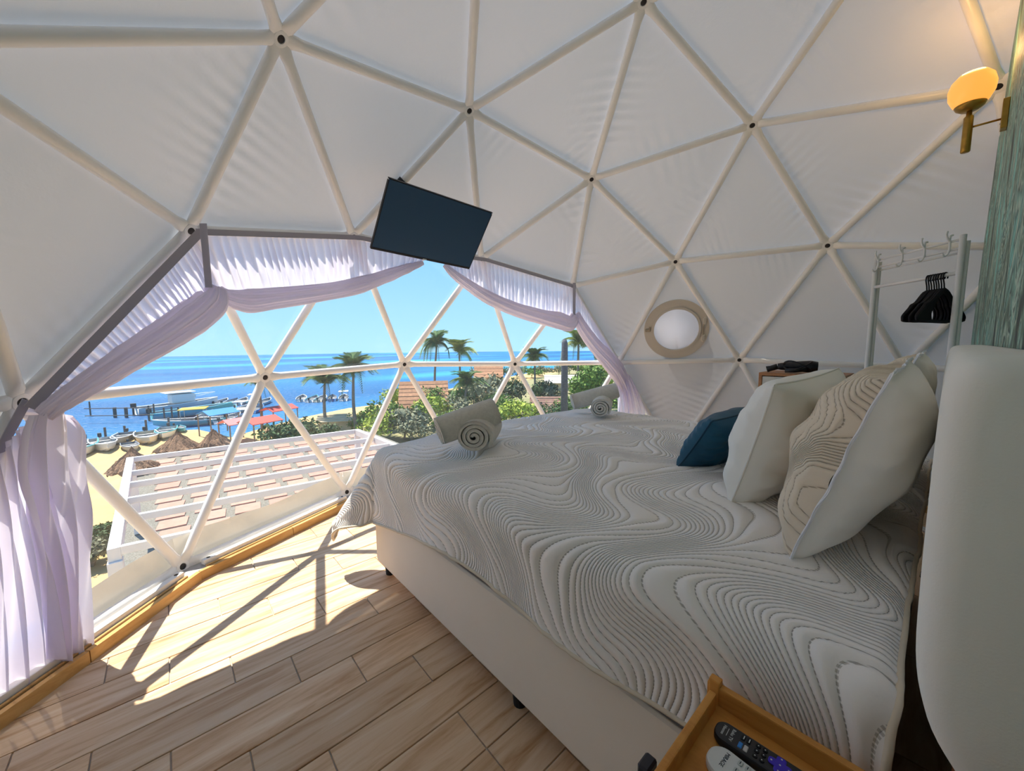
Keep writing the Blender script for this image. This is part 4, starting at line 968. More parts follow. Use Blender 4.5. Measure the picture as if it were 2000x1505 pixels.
# strap holding up the corner
q = on([(397, 436), (397, 560)], (plA[0] + plA[1] * 0.03, plA[1])); ob('tie_strap', strip(np.array([q[0] - AX[0] * 0.017, q[0] + AX[0] * 0.017]), q[0][2] - q[1][2], plA[1]), M['band'], cL)
# tail falling to the floor
plD = vplane(NU['M0'], NU['B0'], 0.10)
rows = [[(62, 812), (78, 808), (100, 800), (128, 806), (140, 822)], [(46, 860), (72, 850), (100, 845), (140, 840), (165, 850)], [(38, 930), (72, 930), (105, 930), (140, 925), (160, 935)],
        [(55, 1010), (80, 1010), (110, 1010), (142, 1005), (168, 1010)], [(80, 1120), (95, 1120), (118, 1120), (140, 1115), (164, 1115)], [(100, 1285), (112, 1290), (128, 1290), (146, 1275), (166, 1262)]]
def tail_sheet(rows, pl, folds, amp, seed, nu=160, nv=50, z0=None):
    G_ = np.array([spline(on(r_, pl), nu) for r_ in rows]); G2 = np.stack([spline(G_[:, i], nv) for i in range(nu)], 0); s = np.linspace(0, 1, nu)[:, None]; t = np.linspace(0, 1, nv)[None, :]
    a = amp * (0.4 + t) * np.sin(2 * PI * folds * s + 1.5 * np.sin(3 * t + seed) + seed) + 0.35 * amp * np.sin(2 * PI * folds * 2.3 * s + 4 * t)
    G2 = G2 + pl[1] * a[..., None]
    if z0 is not None: G2[..., 2] = np.maximum(G2[..., 2], z0)
    return G2.reshape(-1, 3), grid_faces(nu, nv)
ob('tail', tail_sheet(rows, plD, 3.2, 0.030, 1, z0=0.012), M['swag'], cL, smooth=True)
rows2 = [[(-150, 1075), (-70, 985), (-10, 905), (28, 850), (62, 815)], [(-150, 1130), (-60, 1060), (0, 990), (40, 930), (85, 900)], [(-150, 1280), (-50, 1210), (15, 1150), (70, 1090), (130, 1060)], [(-150, 1440), (-60, 1395), (20, 1350), (95, 1330), (160, 1290)]]
plE = (plD[0] - plD[1] * 0.035, plD[1])
ob('back_sheet', tail_sheet(rows2, plE, 7.5, 0.022, 2, 240, 50, z0=0.02), M['lilac'], cL, smooth=True)
dM = nrm(NU['B0'] - NU['M0']); pv = nrm(np.cross(dM, plD[1])); pv = pv if pv @ AX[0] > 0 else -pv
ob('heading_band', strip(resample(track([NU['M0'], NU['B0']], plD[1], 0.045, 0.0), 12) + pv * 0.03, 0.030, plD[1], pv), M['band'], cL)

cR = thing('curtain', (NU['M4'][0] - 0.1, NU['M4'][1] - 0.1, 0.05), 'white sheer curtain swagged over the window towards the round porthole and falling behind the bed', 'curtain', 'window curtains')
plF = vplane(NU['U3'], NU['U4'], 0.075); plG = vplane(NU['U4'], NU['M4'], 0.07)
pxr = [(868, 517), (884, 533), (910, 553), (952, 580), (1002, 602), (1052, 617), (1088, 625), (1110, 630), (1122, 618)]
ctr = np.array([on([q], plB)[0] if q[0] < 938 else on([q], plF)[0] for q in pxr])
ob('swag', bundle(ctr, radii(ctr, [4, 8, 10, 12, 13, 15, 18, 17, 10]), lobes=4, twist=-3, seed=3, amp=0.15), M['swag'], cR, smooth=True)
tkR = np.concatenate([[on([(856, 500)], plB)[0]], track([NU['U3']], plB[1]), track([NU['U4']], plF[1])])
ob('gathered_sheet', gathered(tkR, spline(ctr, 60) + np.array([0, 0, 0.01]), 480, 28, 34, 0.016, plF[1], 4), M['lilac'], cR, smooth=True)
ob('heading_band', strip(resample(tkR, 30) + np.array([0, 0, 0.028]) + plF[1] * 0.022, 0.030, plF[1]), M['band'], cR)
pxq = [(1124, 612), (1138, 640), (1162, 674), (1190, 705), (1208, 730), (1222, 762), (1232, 800)]
ctq = on(pxq, plG)
ob('swag', bundle(ctq, radii(ctq, [8, 11, 13, 15, 14, 12, 10]), lobes=4, twist=2.5, seed=4, amp=0.13), M['swag'], cR, smooth=True)
tkq = track([NU['U4'], NU['M4']], plG[1], 0.04, 0.04)
ob('gathered_sheet', gathered(tkq, spline(ctq, 60), 300, 18, 36, 0.008, plG[1], 5), M['lilac'], cR, smooth=True)
q = on([(1122, 552), (1122, 625)], (plF[0] + plF[1] * 0.02, plF[1])); ob('tie_strap', strip(np.array([q[0] - AX[0] * 0.013, q[0] + AX[0] * 0.013]), q[0][2] - q[1][2], plF[1]), M['band'], cR)
plH = vplane(NU['M4'], NU['B5'], 0.09)
rows3 = [[(1196, 722), (1206, 724), (1216, 726), (1226, 730), (1232, 735)], [(1205, 770), (1216, 770), (1228, 770), (1240, 770), (1250, 772)], [(1206, 830), (1220, 830), (1236, 830), (1252, 830), (1268, 835)], [(1206, 930), (1222, 930), (1240, 930), (1262, 930), (1285, 930)]]
ob('tail', tail_sheet(rows3, plH, 5.5, 0.016, 3, z0=0.02), M['lilac'], cR, smooth=True)
# ================================================================ OUTDOORS
SAND, SEA, PAT, PERG = -6.3, -6.9, -4.7, -2.2
def G2(x, y, z=SAND): return Zp(x, y, z)
M['sand'] = mat('beach_sand', (0.62, 0.43, 0.20), 0.95, noise=(0.35, (0.52, 0.35, 0.16), 6), bump=(3, 0.4, 0.08))
def sea_mat():
    m = bpy.data.materials.new('sea_water'); m.use_nodes = True; n, l = m.node_tree.nodes, m.node_tree.links; b = n['Principled BSDF']
    tc = n.new('ShaderNodeTexCoord'); mp = n.new('ShaderNodeMapping'); mp.inputs['Scale'].default_value = (0.004, 0.016, 1); mp.inputs['Rotation'].default_value = (0, 0, -0.7)
    l.new(tc.outputs['Object'], mp.inputs[0])
    t = n.new('ShaderNodeTexNoise'); t.inputs['Scale'].default_value = 1.6; t.inputs['Detail'].default_value = 5; l.new(mp.outputs[0], t.inputs['Vector'])
    rp = n.new('ShaderNodeValToRGB'); el = rp.color_ramp.elements; el[0].position = 0.36; el[0].color = (0.006, 0.085, 0.25, 1); el[1].position = 0.66; el[1].color = (0.035, 0.31, 0.40, 1)
    k = el.new(0.52); k.color = (0.014, 0.145, 0.34, 1); l.new(t.outputs['Fac'], rp.inputs[0]); l.new(rp.outputs[0], b.inputs['Base Color'])
    b.inputs['Roughness'].default_value = 0.35; b.inputs['Specular IOR Level'].default_value = 0.25
    w = n.new('ShaderNodeTexNoise'); w.inputs['Scale'].default_value = 1.3; w.inputs['Detail'].default_value = 6; l.new(tc.outputs['Object'], w.inputs['Vector'])
    bp = n.new('ShaderNodeBump'); bp.inputs['Strength'].default_value = 0.8; bp.inputs['Distance'].default_value = 0.5; l.new(w.outputs['Fac'], bp.inputs['Height']); l.new(bp.outputs[0], b.inputs['Normal'])
    return m
M['sea'] = sea_mat()
aa = np.linspace(0, 2 * PI, 96, endpoint=False); RS = 450
ob('sea', (np.array([(RS * math.cos(a), RS * math.sin(a), SEA) for a in aa]), [tuple(range(96))]), M['sea'], label='blue sea reaching to the horizon', kind='structure')
shore = [np.array([-90.0, 62.0]), np.array([-40.0, 52.0])] + [G2(x, y, SEA)[:2] for x, y in ((140, 872), (200, 862), (262, 853), (330, 845), (385, 842), (450, 856), (520, 836), (600, 816), (680, 800), (760, 790), (810, 772), (880, 762), (960, 745), (1040, 730), (1110, 718))] + [np.array([330.0, 60.0])]
back = [np.array([330.0, -60.0]), np.array([-90.0, -60.0])]
outer = shore + back; inner = [p + nrm(np.array([0.0, 5.0]) - p) * 2.6 for p in shore] + back; n = len(outer)
V = [(*p, SAND) for p in inner] + [(*p, SEA - 0.25) for p in outer]
ob('beach', (np.array(V), [tuple(range(n))] + [(i, i + 1, n + i + 1, n + i) for i in range(n - 1)]), M['sand'], label='sandy beach and ground below the dome', kind='structure')
M['dirt'] = mat('scrub_ground', (0.34, 0.29, 0.17), 0.95, noise=(0.8, (0.20, 0.22, 0.09), 6), bump=(5, 0.5, 0.1))
gp = [G2(x, y)[:2] for x, y in ((545, 900), (560, 852), (620, 828), (760, 800), (860, 778), (960, 756), (1060, 736), (1110, 722))] + [np.array([230.0, 40.0]), np.array([200.0, -20.0]), np.array([9.0, 6.0])]
ob('garden_ground', prism([tuple(p) for p in gp], SAND - 0.1, SAND + 0.04), M['dirt'], label='scrubby garden ground behind the beach', kind='structure')
# the building that carries the dome
M['plaster'] = mat('white_plaster', (0.70, 0.68, 0.64), 0.9)
ob('building_base', prism([tuple(p * 0.985) for p in inset(-0.16)], SAND, -0.17), M['plaster'], label='plastered building below the dome', kind='structure')

# ---------------------------------------------------------------- pergola and paved patio
M['pwhite'] = mat('pergola_white', (0.72, 0.70, 0.69), 0.6, noise=(3, (0.67, 0.65, 0.64)))
cNL, cFL, cFR = (Zp(x, y, PERG) for x, y in ((222, 1068), (254, 893), (697, 838)))
cNR = cNL + (cFR - cFL); ux = nrm(cFR - cFL); uy = nrm(cFL - cNL); Lx = np.linalg.norm(cFR - cFL); Ly = np.linalg.norm(cFL - cNL)
pg = thing('pergola', (*((cNL + cFR) / 2)[:2], PAT), 'white open-beam pergola over the paved patio below the window', 'pergola')
def beam(a, b, w, h, bev=0.006):
    a, b = np.array(a, float), np.array(b, float); d = nrm(b - a); s = nrm(np.cross((0, 0, 1), d)); return box((a + b) / 2 - np.array([0, 0, h / 2]), (np.linalg.norm(b - a), w, h), bev, rot=np.stack([d, s, np.cross(d, s)], 1))
PT = [np.clip((Zp(x, y, PERG) - cNL) @ uy / Ly, 0, 1) for x, y in ((228, 1058), (240, 1008), (245, 972), (248, 942), (251, 920))] + [1.0]; PT[0] = 0.0
for t in PT: ob('beam', beam(cNL + uy * Ly * t + ux * 0.09, cNR + uy * Ly * t - ux * 0.09, 0.10, 0.15), M['pwhite'], pg)
ob('end_beam', beam(cNL - uy * 0.06, cFL + uy * 0.06, 0.17, 0.24), M['pwhite'], pg); ob('end_beam', beam(cNR - uy * 0.06, cFR + uy * 0.06, 0.17, 0.24), M['pwhite'], pg)
for c_ in (cNL, cFL, cFR, cNR): ob('post', box((c_[0], c_[1], (PAT + PERG - 0.24) / 2), (0.20, 0.20, PERG - 0.24 - PAT), 0.01), M['pwhite'], pg)
M['paver'] = mat('pink_paver', (0.52, 0.27, 0.21), 0.85, noise=(5, (0.46, 0.235, 0.18)), rnd=0.08)
M['gravel'] = mat('gravel_gap', (0.15, 0.14, 0.11), 0.95, noise=(26, (0.26, 0.25, 0.22), 3), bump=(20, 0.8, 0.05))
pc_ = (cNL + cFR) / 2
def quad(c, lx, ly): return [tuple((c + ux * lx / 2 * a + uy * ly / 2 * b)[:2]) for a, b in ((-1, -1), (1, -1), (1, 1), (-1, 1))]
pt_ = ob('patio', prism(quad(pc_ + uy * 5.5 + ux * 2.2, Lx * 1.75, Ly + 11.5), SAND, PAT - 0.02), M['gravel'], label='gravel patio terrace with pink pavers under the pergola', kind='structure')
pv, pf_ = box((0, 0, 0), (0.78, 0.80, 0.05), 0.006); pm_ = mk('paver', pv, pf_, M['paver']); rzp = math.atan2(ux[1], ux[0])
nx_p, ny_p = int(Lx * 1.7 / 1.06), int((Ly + 11) / 0.98)
for i in range(nx_p):
    for j in range(ny_p):
        c_ = pc_ + uy * 5.5 + ux * (2.2 + (i - (nx_p - 1) / 2) * 1.06) + uy * ((j - (ny_p - 1) / 2) * 0.98)
        inst('paver', pm_, (c_[0], c_[1], PAT), pt_, (0, 0, rzp))

# ---------------------------------------------------------------- thatched beach umbrellas
M['thatch'] = mat('palm_thatch', (0.34, 0.21, 0.13), 0.95, noise=(9, (0.20, 0.12, 0.075), 5), bump=(20, 0.9, 0.08), stretch=(1, 1, 0.3))
M['trunk'] = mat('grey_trunk', (0.28, 0.23, 0.19), 0.9, noise=(8, (0.18, 0.15, 0.12)), stretch=(1, 1, 4))
def palapa(px, py, w_px, label, seed):
    g = G2(px, py); r_ = w_px / 2 / pxm(g); t = thing('thatched_umbrella', g, label, 'beach umbrella', 'thatched umbrellas on the sand')
    rr = np.random.default_rng(seed); n = 48; V = []; rows = [(0.02, 2.75), (0.22, 2.55), (0.5, 2.30), (0.78, 2.05), (0.98, 1.86), (1.05, 1.70)]
    for k_, z in rows:
        for a in range(n): j = 1 + 0.09 * rr.normal() * (k_ > 0.9); V.append(g + np.array([r_ * k_ * j * math.cos(a * 2 * PI / n), r_ * k_ * j * math.sin(a * 2 * PI / n), z + 0.05 * rr.normal()]))
    f = [(i * n + k, i * n + (k + 1) % n, (i + 1) * n + (k + 1) % n, (i + 1) * n + k) for i in range(len(rows) - 1) for k in range(n)] + [tuple(range(n))]
    ob('thatch_roof', (np.array(V), f), M['thatch'], t); ob('pole', tube([g, g + np.array([0, 0, 2.5])], 0.07, 10), M['trunk'], t)
palapa(355, 936, 66, 'brown thatched umbrella standing on the sand just beyond the pergola', 1)
palapa(424, 928, 52, 'small brown thatched umbrella beside the moored boats with red awnings', 2)
palapa(268, 985, 70, 'brown thatched umbrella partly hidden by the pergola end beam', 3)

# ---------------------------------------------------------------- boats
def hullmat(nm, c): return mat(nm, c, 0.45, spec=0.4)
HM = {'white': hullmat('boat_white', (0.74, 0.74, 0.72)), 'teal': hullmat('boat_teal', (0.10, 0.44, 0.50)), 'blue': hullmat('boat_blue', (0.08, 0.22, 0.46)), 'grey': hullmat('boat_grey', (0.30, 0.33, 0.36)), 'red': hullmat('boat_red', (0.52, 0.08, 0.07)), 'cream': hullmat('boat_cream', (0.70, 0.62, 0.46))}
M['inside'] = mat('boat_inside', (0.34, 0.36, 0.38), 0.8, noise=(3, (0.22, 0.24, 0.27))); M['bench'] = mat('boat_bench', (0.50, 0.48, 0.44), 0.8); M['dark'] = mat('dark_motor', (0.04, 0.045, 0.05), 0.5)
def loft(secs):
    n = len(secs[0]); V = np.array([p for s in secs for p in s]); f = [(i * n + k, i * n + k + 1, (i + 1) * n + k + 1, (i + 1) * n + k) for i in range(len(secs) - 1) for k in range(n - 1)]
    return V, f
def boat_meshes(L, B, Hh):
    ts = np.linspace(0, 1, 13); outer_s, inner_s, rail = [], [], []
    for t in ts:
        x = L * (t - 0.5); hb_ = B / 2 * (1 - max(0, (t - 0.35) / 0.65) ** 2.4) * (0.88 + 0.12 * min(1, t / 0.3)); hb_ = max(hb_, 0.015)
        sz = Hh * (0.82 + 0.35 * t ** 2.2); kz = Hh * 0.55 * max(0, (t - 0.7) / 0.3) ** 2
        outer_s.append([(x, hb_, sz), (x, hb_ * 0.82, kz + (sz - kz) * 0.25), (x, 0, kz), (x, -hb_ * 0.82, kz + (sz - kz) * 0.25), (x, -hb_, sz)])
        hi = max(hb_ - 0.07, 0.008); xi = x if 0 < t < 1 else x * 0.985; fz = max(kz + 0.1, 0.22 * Hh)
        inner_s.append([(xi, hi, sz - 0.01), (xi, hi * 0.85, fz), (xi, -hi * 0.85, fz), (xi, -hi, sz - 0.01)]); rail.append((x, hb_, sz))
    ov, of = loft(outer_s); of = of + [(0, 1, 2, 3, 4)]; iv, if_ = loft(inner_s)
    rl = np.array(rail + [(x, -y, z) for x, y, z in rail[::-1]])
    return (ov, of), (iv, if_), tube(rl, 0.055, 6)
SMALL = boat_meshes(6.2, 1.95, 0.85)
def boat(loc, rot, hull, trim, label, sc=1.0, canopy=None, motor=True, group='small open boats', cabin=False):
    t = thing('boat', loc, label, 'boat', group); t.rotation_euler = (0, 0, rot); t.scale = (sc, sc, sc)
    def P(nm, vf, m, sm=False):
        q = bpy.data.objects.new(nm, mk(nm, vf[0], vf[1], m, sm)); COL.objects.link(q); q.parent = t; return q
    P('hull', SMALL[0], HM[hull], True); P('interior', SMALL[1], M['inside']); P('gunwale', SMALL[2], HM[trim], True)
    for x in (-1.7, -0.3, 1.0): P('bench', box((x, 0, 0.52), (0.32, 1.55 if x < 0.5 else 1.35, 0.06), 0.01), M['bench'])
    if motor: P('outboard_motor', join(box((-3.25, 0, 0.95), (0.38, 0.30, 0.42), 0.06, seg=2), box((-3.28, 0, 0.45), (0.14, 0.10, 0.80), 0.02)), M['dark'])
    if canopy:
        c_ = P('canopy', box((-0.4, 0, 1.95), (2.4, 1.9, 0.09), 0.03), canopy)
        for x in (-1.4, 0.6):
            for y in (-0.8, 0.8): q = bpy.data.objects.new('canopy_post', mk('canopy_post', *tube([(x, y, 0.6), (x, y, 1.95)], 0.03, 6), M['bench'])); COL.objects.link(q); q.parent = c_
    if cabin:
        P('cabin', box((0.2, 0, 1.25), (1.8, 1.35, 0.85), 0.12, seg=2), HM['white']); P('windscreen', box((0.85, 0, 1.40), (0.55, 1.25, 0.38), 0.06), M['dark']); P('cabin_roof', box((0.0, 0, 1.82), (2.3, 1.6, 0.08), 0.03), HM['white'])
        P('bow_rail', tube([(0.9, 0.85, 1.35), (2.2, 0.55, 1.5), (2.95, 0, 1.55), (2.2, -0.55, 1.5), (0.9, -0.85, 1.35)], 0.025, 6), HM['white'])
    return t
M['yellow'] = mat('yellow_canopy', (0.72, 0.42, 0.06), 0.7); M['bluet'] = mat('blue_tarp', (0.04, 0.24, 0.60), 0.7); M['redt'] = mat('red_awning', (0.68, 0.10, 0.08), 0.7); M['pink'] = mat('faded_pink_awning', (0.72, 0.22, 0.22), 0.7)
row = [(162, 884, 'white', 'teal', 1.0), (204, 876, 'white', 'white', 0.95), (238, 862, 'grey', 'white', 0.8), (256, 878, 'grey', 'grey', 0.62), (288, 862, 'cream', 'white', 0.95), (324, 852, 'white', 'teal', 0.9), (350, 842, 'teal', 'teal', 0.62)]
blab = ['white open boat with teal rim pulled up on sand next to the curtain edge', 'all-white open boat pulled up on sand between white and grey boats', 'grey open boat with white rim at the water edge', 'small dark grey open boat pulled up on the sand', 'cream open boat with white rim pulled up on the sand', 'white open boat with teal rim next to the all-teal boat', 'all-teal open boat at the water edge by the yellow canopy']
for i, (x, y, h_, tr_, s_) in enumerate(row): boat(G2(x, y, SAND - 0.05), 1.62 + 0.16 * math.sin(i * 2.3) + PI, h_, tr_, blab[i], s_ * 0.80)
boat(G2(372, 832, SEA - 0.1), 2.9, 'teal', 'white', 'teal open boat under a flat yellow canopy at the water edge', 0.95, M['yellow'])
boat(G2(352, 802, SEA - 0.1), 0.25, 'white', 'white', 'white motor yacht with cabin anchored beyond the small boats', 1.35, cabin=True)
boat(G2(382, 812, SEA - 0.1), 0.12, 'teal', 'teal', 'long teal boat afloat in front of the white yacht', 1.25)
k = 0
moor = [(x0 + i * st_ + 2 * math.sin(i * 2.0), y0 + 1.2 * math.sin(i * 1.3)) for y0, x0, st_, n_ in ((789, 408, 22, 6), (805, 400, 25, 5), (822, 398, 27, 4), (782, 590, 20, 5)) for i in range(n_)]
for x, y in moor:
    k += 1; boat(G2(x, y, SEA - 0.1), 1.15 + 0.12 * math.sin(k * 1.7), ['white', 'white', 'cream', 'blue', 'white', 'grey', 'white', 'red'][k % 8], ['white', 'teal', 'white', 'blue'][k % 4],
                 'small open boat packed among the moored boats at the jetty', 0.72, None if k % 5 else HM['white'], group='boats crowded at the jetty')
def awning(px, py, w, d, z, m, label, rot):
    g = G2(px, py); t = thing('awning', g, label, 'awning'); R_ = rz(rot)
    V = np.array([(x, y, z + (0.35 - 0.35 * abs(y) / (d / 2))) for x in (-w / 2, w / 2) for y in (-d / 2, 0, d / 2)]); V = np.concatenate([V, V - np.array([0, 0, 0.05])])
    f = [(0, 1, 4, 3), (1, 2, 5, 4), (6, 9, 10, 7), (7, 10, 11, 8), (0, 3, 9, 6), (2, 8, 11, 5), (0, 6, 7, 1), (1, 7, 8, 2), (3, 4, 10, 9), (4, 5, 11, 10)]
    ob('cover', (V @ R_.T + g, f), m, t)
    for x in (-1, 1):
        for y in (-1, 1): p = np.array([x * w * 0.46, y * d * 0.46, 0]) @ R_.T + g; ob('post', tube([p, p + np.array([0, 0, z])], 0.05, 6), M['trunk'], t)
awning(430, 848, 2.4, 2.0, 1.9, M['bluet'], 'bright blue tarpaulin awning beside the jetty boats', 0.4)
awning(464, 860, 1.9, 1.8, 1.5, M['pink'], 'faded pink awning next to the blue tarpaulin', 0.35)
awning(512, 866, 2.3, 2.2, 1.8, M['redt'], 'bright red awning behind the dome struts near the green bush', 0.35)
awning(548, 836, 2.6, 1.8, 1.8, M['redt'], 'small red awning beyond the green bush', 0.45)
# jetty posts and rails in the water
M['wet'] = mat('wet_timber', (0.12, 0.10, 0.085), 0.9)
jt = thing('jetty_railing', G2(240, 830, SEA), 'thin timber posts with two long rails standing in the water', 'railing')
pp = [(177, 812), (225, 815), (247, 815), (292, 822), (302, 818), (322, 827), (337, 825), (350, 826)]
for i, (x, y) in enumerate(pp):
    g = G2(x, y, SEA); ob('post', tube([g - np.array([0, 0, 0.6]), g + np.array([0.03, 0, 1.2 if i in (1, 2) else 1.75])], 0.16 if i in (1, 2) else 0.075, 8), M['wet'], jt)
for ya, yb in ((795, 796), (811, 809)): ob('rail', tube([G2(168, 826, SEA) + np.array([0, 0, 1.6 if ya < 800 else 0.8]), G2(302, 824, SEA) + np.array([0, 0, 1.6 if ya < 800 else 0.8])], 0.045, 6), M['wet'], jt)
for i, (x, y, h_) in enumerate(((162, 862, 1.0), (207, 858, 1.1), (245, 852, 1.0), (287, 846, 1.3), (331, 838, 1.2))):
    g = G2(x, y, SEA); ob('mooring_post', tube([g - np.array([0, 0, 0.6]), g + np.array([0, 0, h_])], 0.085, 8), M['wet'], label='short dark mooring post in the shallows behind the beached boats', cat='post', group='mooring posts')

# ---------------------------------------------------------------- palms
M['frond'] = mat('palm_frond', (0.13, 0.22, 0.07), 0.7, noise=(3, (0.08, 0.15, 0.05)), rnd=0.25); M['frond2'] = mat('yellow_green_frond', (0.32, 0.38, 0.11), 0.7, noise=(3, (0.20, 0.27, 0.08)), rnd=0.25)  # two frond colours: dark green and a paler yellow-green
def frond_mesh(m, droop):
    V, f = [], []; n = 22
    cp_ = spline([(0, 0, 0), (0.35, 0, 0.22), (0.72, 0, 0.22 - 0.18 * droop), (1.0, 0, -0.02 - 0.5 * droop)], n)
    tv, tf = tube(cp_, np.linspace(0.022, 0.006, n), 4); V = [tuple(p) for p in tv]; f = [tuple(q) for q in tf]
    for i in range(2, n):
        t = i / (n - 1); ln = 0.34 * math.sin(PI * min(1, 0.25 + 0.72 * t)) + 0.05; c_ = cp_[i]
        for sg in (-1, 1):
            b = len(V); V += [tuple(c_ + np.array([-0.036, 0, 0])), tuple(c_ + np.array([0.036, 0, 0])), tuple(c_ + np.array([0.20 * ln + 0.10, sg * ln, -0.42 * ln * (0.6 + droop)]))]; f.append((b, b + 1, b + 2))
    return mk('frond', np.array(V), f, m)
FR = {(c_, d_): frond_mesh(M['frond'] if c_ == 0 else M['frond2'], dd) for c_ in (0, 1) for d_, dd in ((0, 0.15), (1, 0.6), (2, 1.3))}
def palm(bx, by, cx, cy, r_px, label, col=0, nf=18, seed=0, lean=None):
    g = G2(bx, by); dep = (g - CAM) @ AX[2]; c_ = at_depth(cx, cy, dep); r_ = r_px * dep / FPX; rr = random.Random(seed)
    t = thing('palm_tree', g, label, 'palm tree', 'coconut palms by the shore')
    mid_ = (g + c_) / 2 + np.array([0.15 * rr.uniform(-1, 1) * r_, 0, 0])
    P = spline([g, mid_, c_], 12); ob('trunk', tube(P, np.linspace(0.19, 0.11, 12) * max(0.7, r_ / 2), 8), M['trunk'], t, smooth=True)
    for i in range(int(nf * 1.5)):
        el_ = rr.choice([0, 0, 0, 1, 1, 2]); a = 2 * PI * i / (nf * 0.75) + rr.uniform(-.2, .2); tilt = {0: -0.85, 1: -0.35, 2: 0.2}[el_] + rr.uniform(-.15, .15); s = r_ * rr.uniform(0.95, 1.2)
        inst('frond', FR[col, el_], c_, t, (0, tilt, a), (s, s * rr.uniform(0.7, 1.0), s))
palm(851, 800, 853, 672, 30, 'tall slim palm with dark upright fronds in front of the sea', 0, 18, 1)
palm(893, 800, 897, 690, 30, 'palm with yellow-green fronds beside the taller dark palm', 1, 20, 2)
palm(698, 856, 690, 728, 42, 'large dark palm rising behind the pergola end near the moored boats', 0, 22, 3)
palm(640, 850, 634, 750, 40, 'thin grey-green palm beside the large dark palm behind the jetty boats', 0, 18, 4)
palm(512, 838, 506, 752, 24, 'small ragged palm standing among the moored boats behind a dome hub', 0, 12, 5)
palm(1042, 800, 1044, 702, 27, 'dark bushy palm between the slim palms and the bare dark trunk', 0, 20, 6)
palm(1130, 790, 1130, 672, 34, 'pale shaggy palm beside the curtain edge behind the bare dark trunk', 1, 18, 7)
palm(905, 830, 912, 752, 34, 'low young palm with long blue-green fronds among the bushes', 0, 18, 8)
g = at_depth(1103, 662, 24.0); ob('bare_palm_trunk', tube([np.array([g[0], g[1], SAND]), g - np.array([0, 0, 2.0]), g - np.array([0, 0, 0.25]), g], [0.24, 0.21, 0.19, 0.10], 14), mat('dark_post', (0.10, 0.11, 0.13), 0.8, noise=(6, (0.06, 0.065, 0.08)), stretch=(1, 1, 3)), smooth=True, label='bare dark headless palm trunk standing upright among the trees', cat='tree trunk')

# ---------------------------------------------------------------- bushes and trees
LM = [mat('leaf_dark', (0.085, 0.15, 0.05), 0.7, rnd=0.0, noise=(2, (0.05, 0.10, 0.04))), mat('leaf_green', (0.17, 0.28, 0.05), 0.7, noise=(2, (0.10, 0.19, 0.04))), mat('leaf_lime', (0.40, 0.46, 0.05), 0.7, noise=(2, (0.24, 0.34, 0.05))), mat('leaf_grey', (0.27, 0.28, 0.17), 0.8, noise=(2, (0.18, 0.19, 0.12)))]
def foliage(c, rx_, ry_, rz_, n, leaf, seed):
    r = np.random.default_rng(seed); nb = 9; bl = r.normal(size=(nb, 3)); bl /= np.linalg.norm(bl, axis=1)[:, None]; bl *= r.uniform(0.35, 0.7, (nb, 1)); bl[:, 2] = np.abs(bl[:, 2]) * 0.9 - 0.15
    k = r.integers(0, nb, n); d = r.normal(size=(n, 3)); d /= np.linalg.norm(d, axis=1)[:, None]
    P = (bl[k] + d * r.uniform(0.22, 0.46, (n, 1))) * np.array([rx_, ry_, rz_]) + c
    a = r.normal(size=(n, 3)); a /= np.linalg.norm(a, axis=1)[:, None]; b = np.cross(a, d + 0.3 * r.normal(size=(n, 3))); b /= np.linalg.norm(b, axis=1)[:, None] + 1e-9
    s = leaf * r.uniform(0.6, 1.3, (n, 1)); V = np.stack([P - a * s, P + b * s * 0.5, P + a * s, P - b * s * 0.5], 1).reshape(-1, 3)
    return V, np.arange(4 * n).reshape(n, 4)
def bush(px, py, w_px, h_px, kind, label, seed, n=1500, cat='bush'):
    g = G2(px, py); s = 1 / pxm(g); w, h = w_px * s / 2, h_px * s; t = thing('bush', g, label, cat, 'garden bushes and trees')
    lf = ob('foliage', foliage(g + np.array([0, 0, h * 0.55]), w * 1.05, w * 0.9, h * 0.55, n, max(0.09, w * 0.075), seed), LM[kind], t)
    ob('stem', tube([g, g + np.array([0.1, 0, h * 0.3]), g + np.array([0, 0.05, h * 0.6])], [0.10, 0.08, 0.05], 7), M['trunk'], t)
B_ = [(565, 888, 130, 78, 0, 'dark green spreading bush at the far side of the pergola'), (628, 872, 70, 52, 0, 'small dark bush beside the sandy walled hut'), (735, 862, 100, 62, 1, 'mid green bush next to the far pergola corner'),
      (790, 858, 130, 66, 3, 'dry grey-green bush below the thatched house'), (848, 836, 96, 68, 2, 'lime yellow bush in front of the thatched house'), (915, 850, 110, 60, 3, 'dusty grey bush beneath the two slim palms'),
      (968, 806, 120, 84, 3, 'tall grey-green scrub tree beyond the young palm'), (1012, 850, 110, 80, 2, 'lime green bush at the foot of the brown slatted roof'), (1062, 800, 70, 66, 0, 'dark shrub under the dark bushy palm'),
      (1155, 812, 120, 110, 1, 'leafy green tree beside the white curtain'), (1186, 800, 80, 120, 2, 'bright lime tree pressed close to the porthole-side curtain'), (1118, 826, 80, 60, 1, 'green bush around the foot of the bare dark trunk'),
      (900, 800, 70, 50, 1, 'green bush between the thatched house and scrub tree'), (700, 845, 60, 46, 1, 'small green bush behind the sandy walled hut')]
for i, (x, y, w, h, kd, lb) in enumerate(B_): bush(x, y, w, h, kd, lb, 100 + i)
TH = random.Random(5)
for i in range(20):
    x = 735 + i * 24 + TH.uniform(-8, 8); y = 868 - (i % 3) * 26 - 0.055 * (x - 700) + TH.uniform(-6, 6)
    bush(x, y, TH.uniform(70, 105), TH.uniform(48, 72), TH.choice([0, 1, 1, 3, 2]), 'rounded bush in the dense thicket between the pergola and the trees', 300 + i, 900)
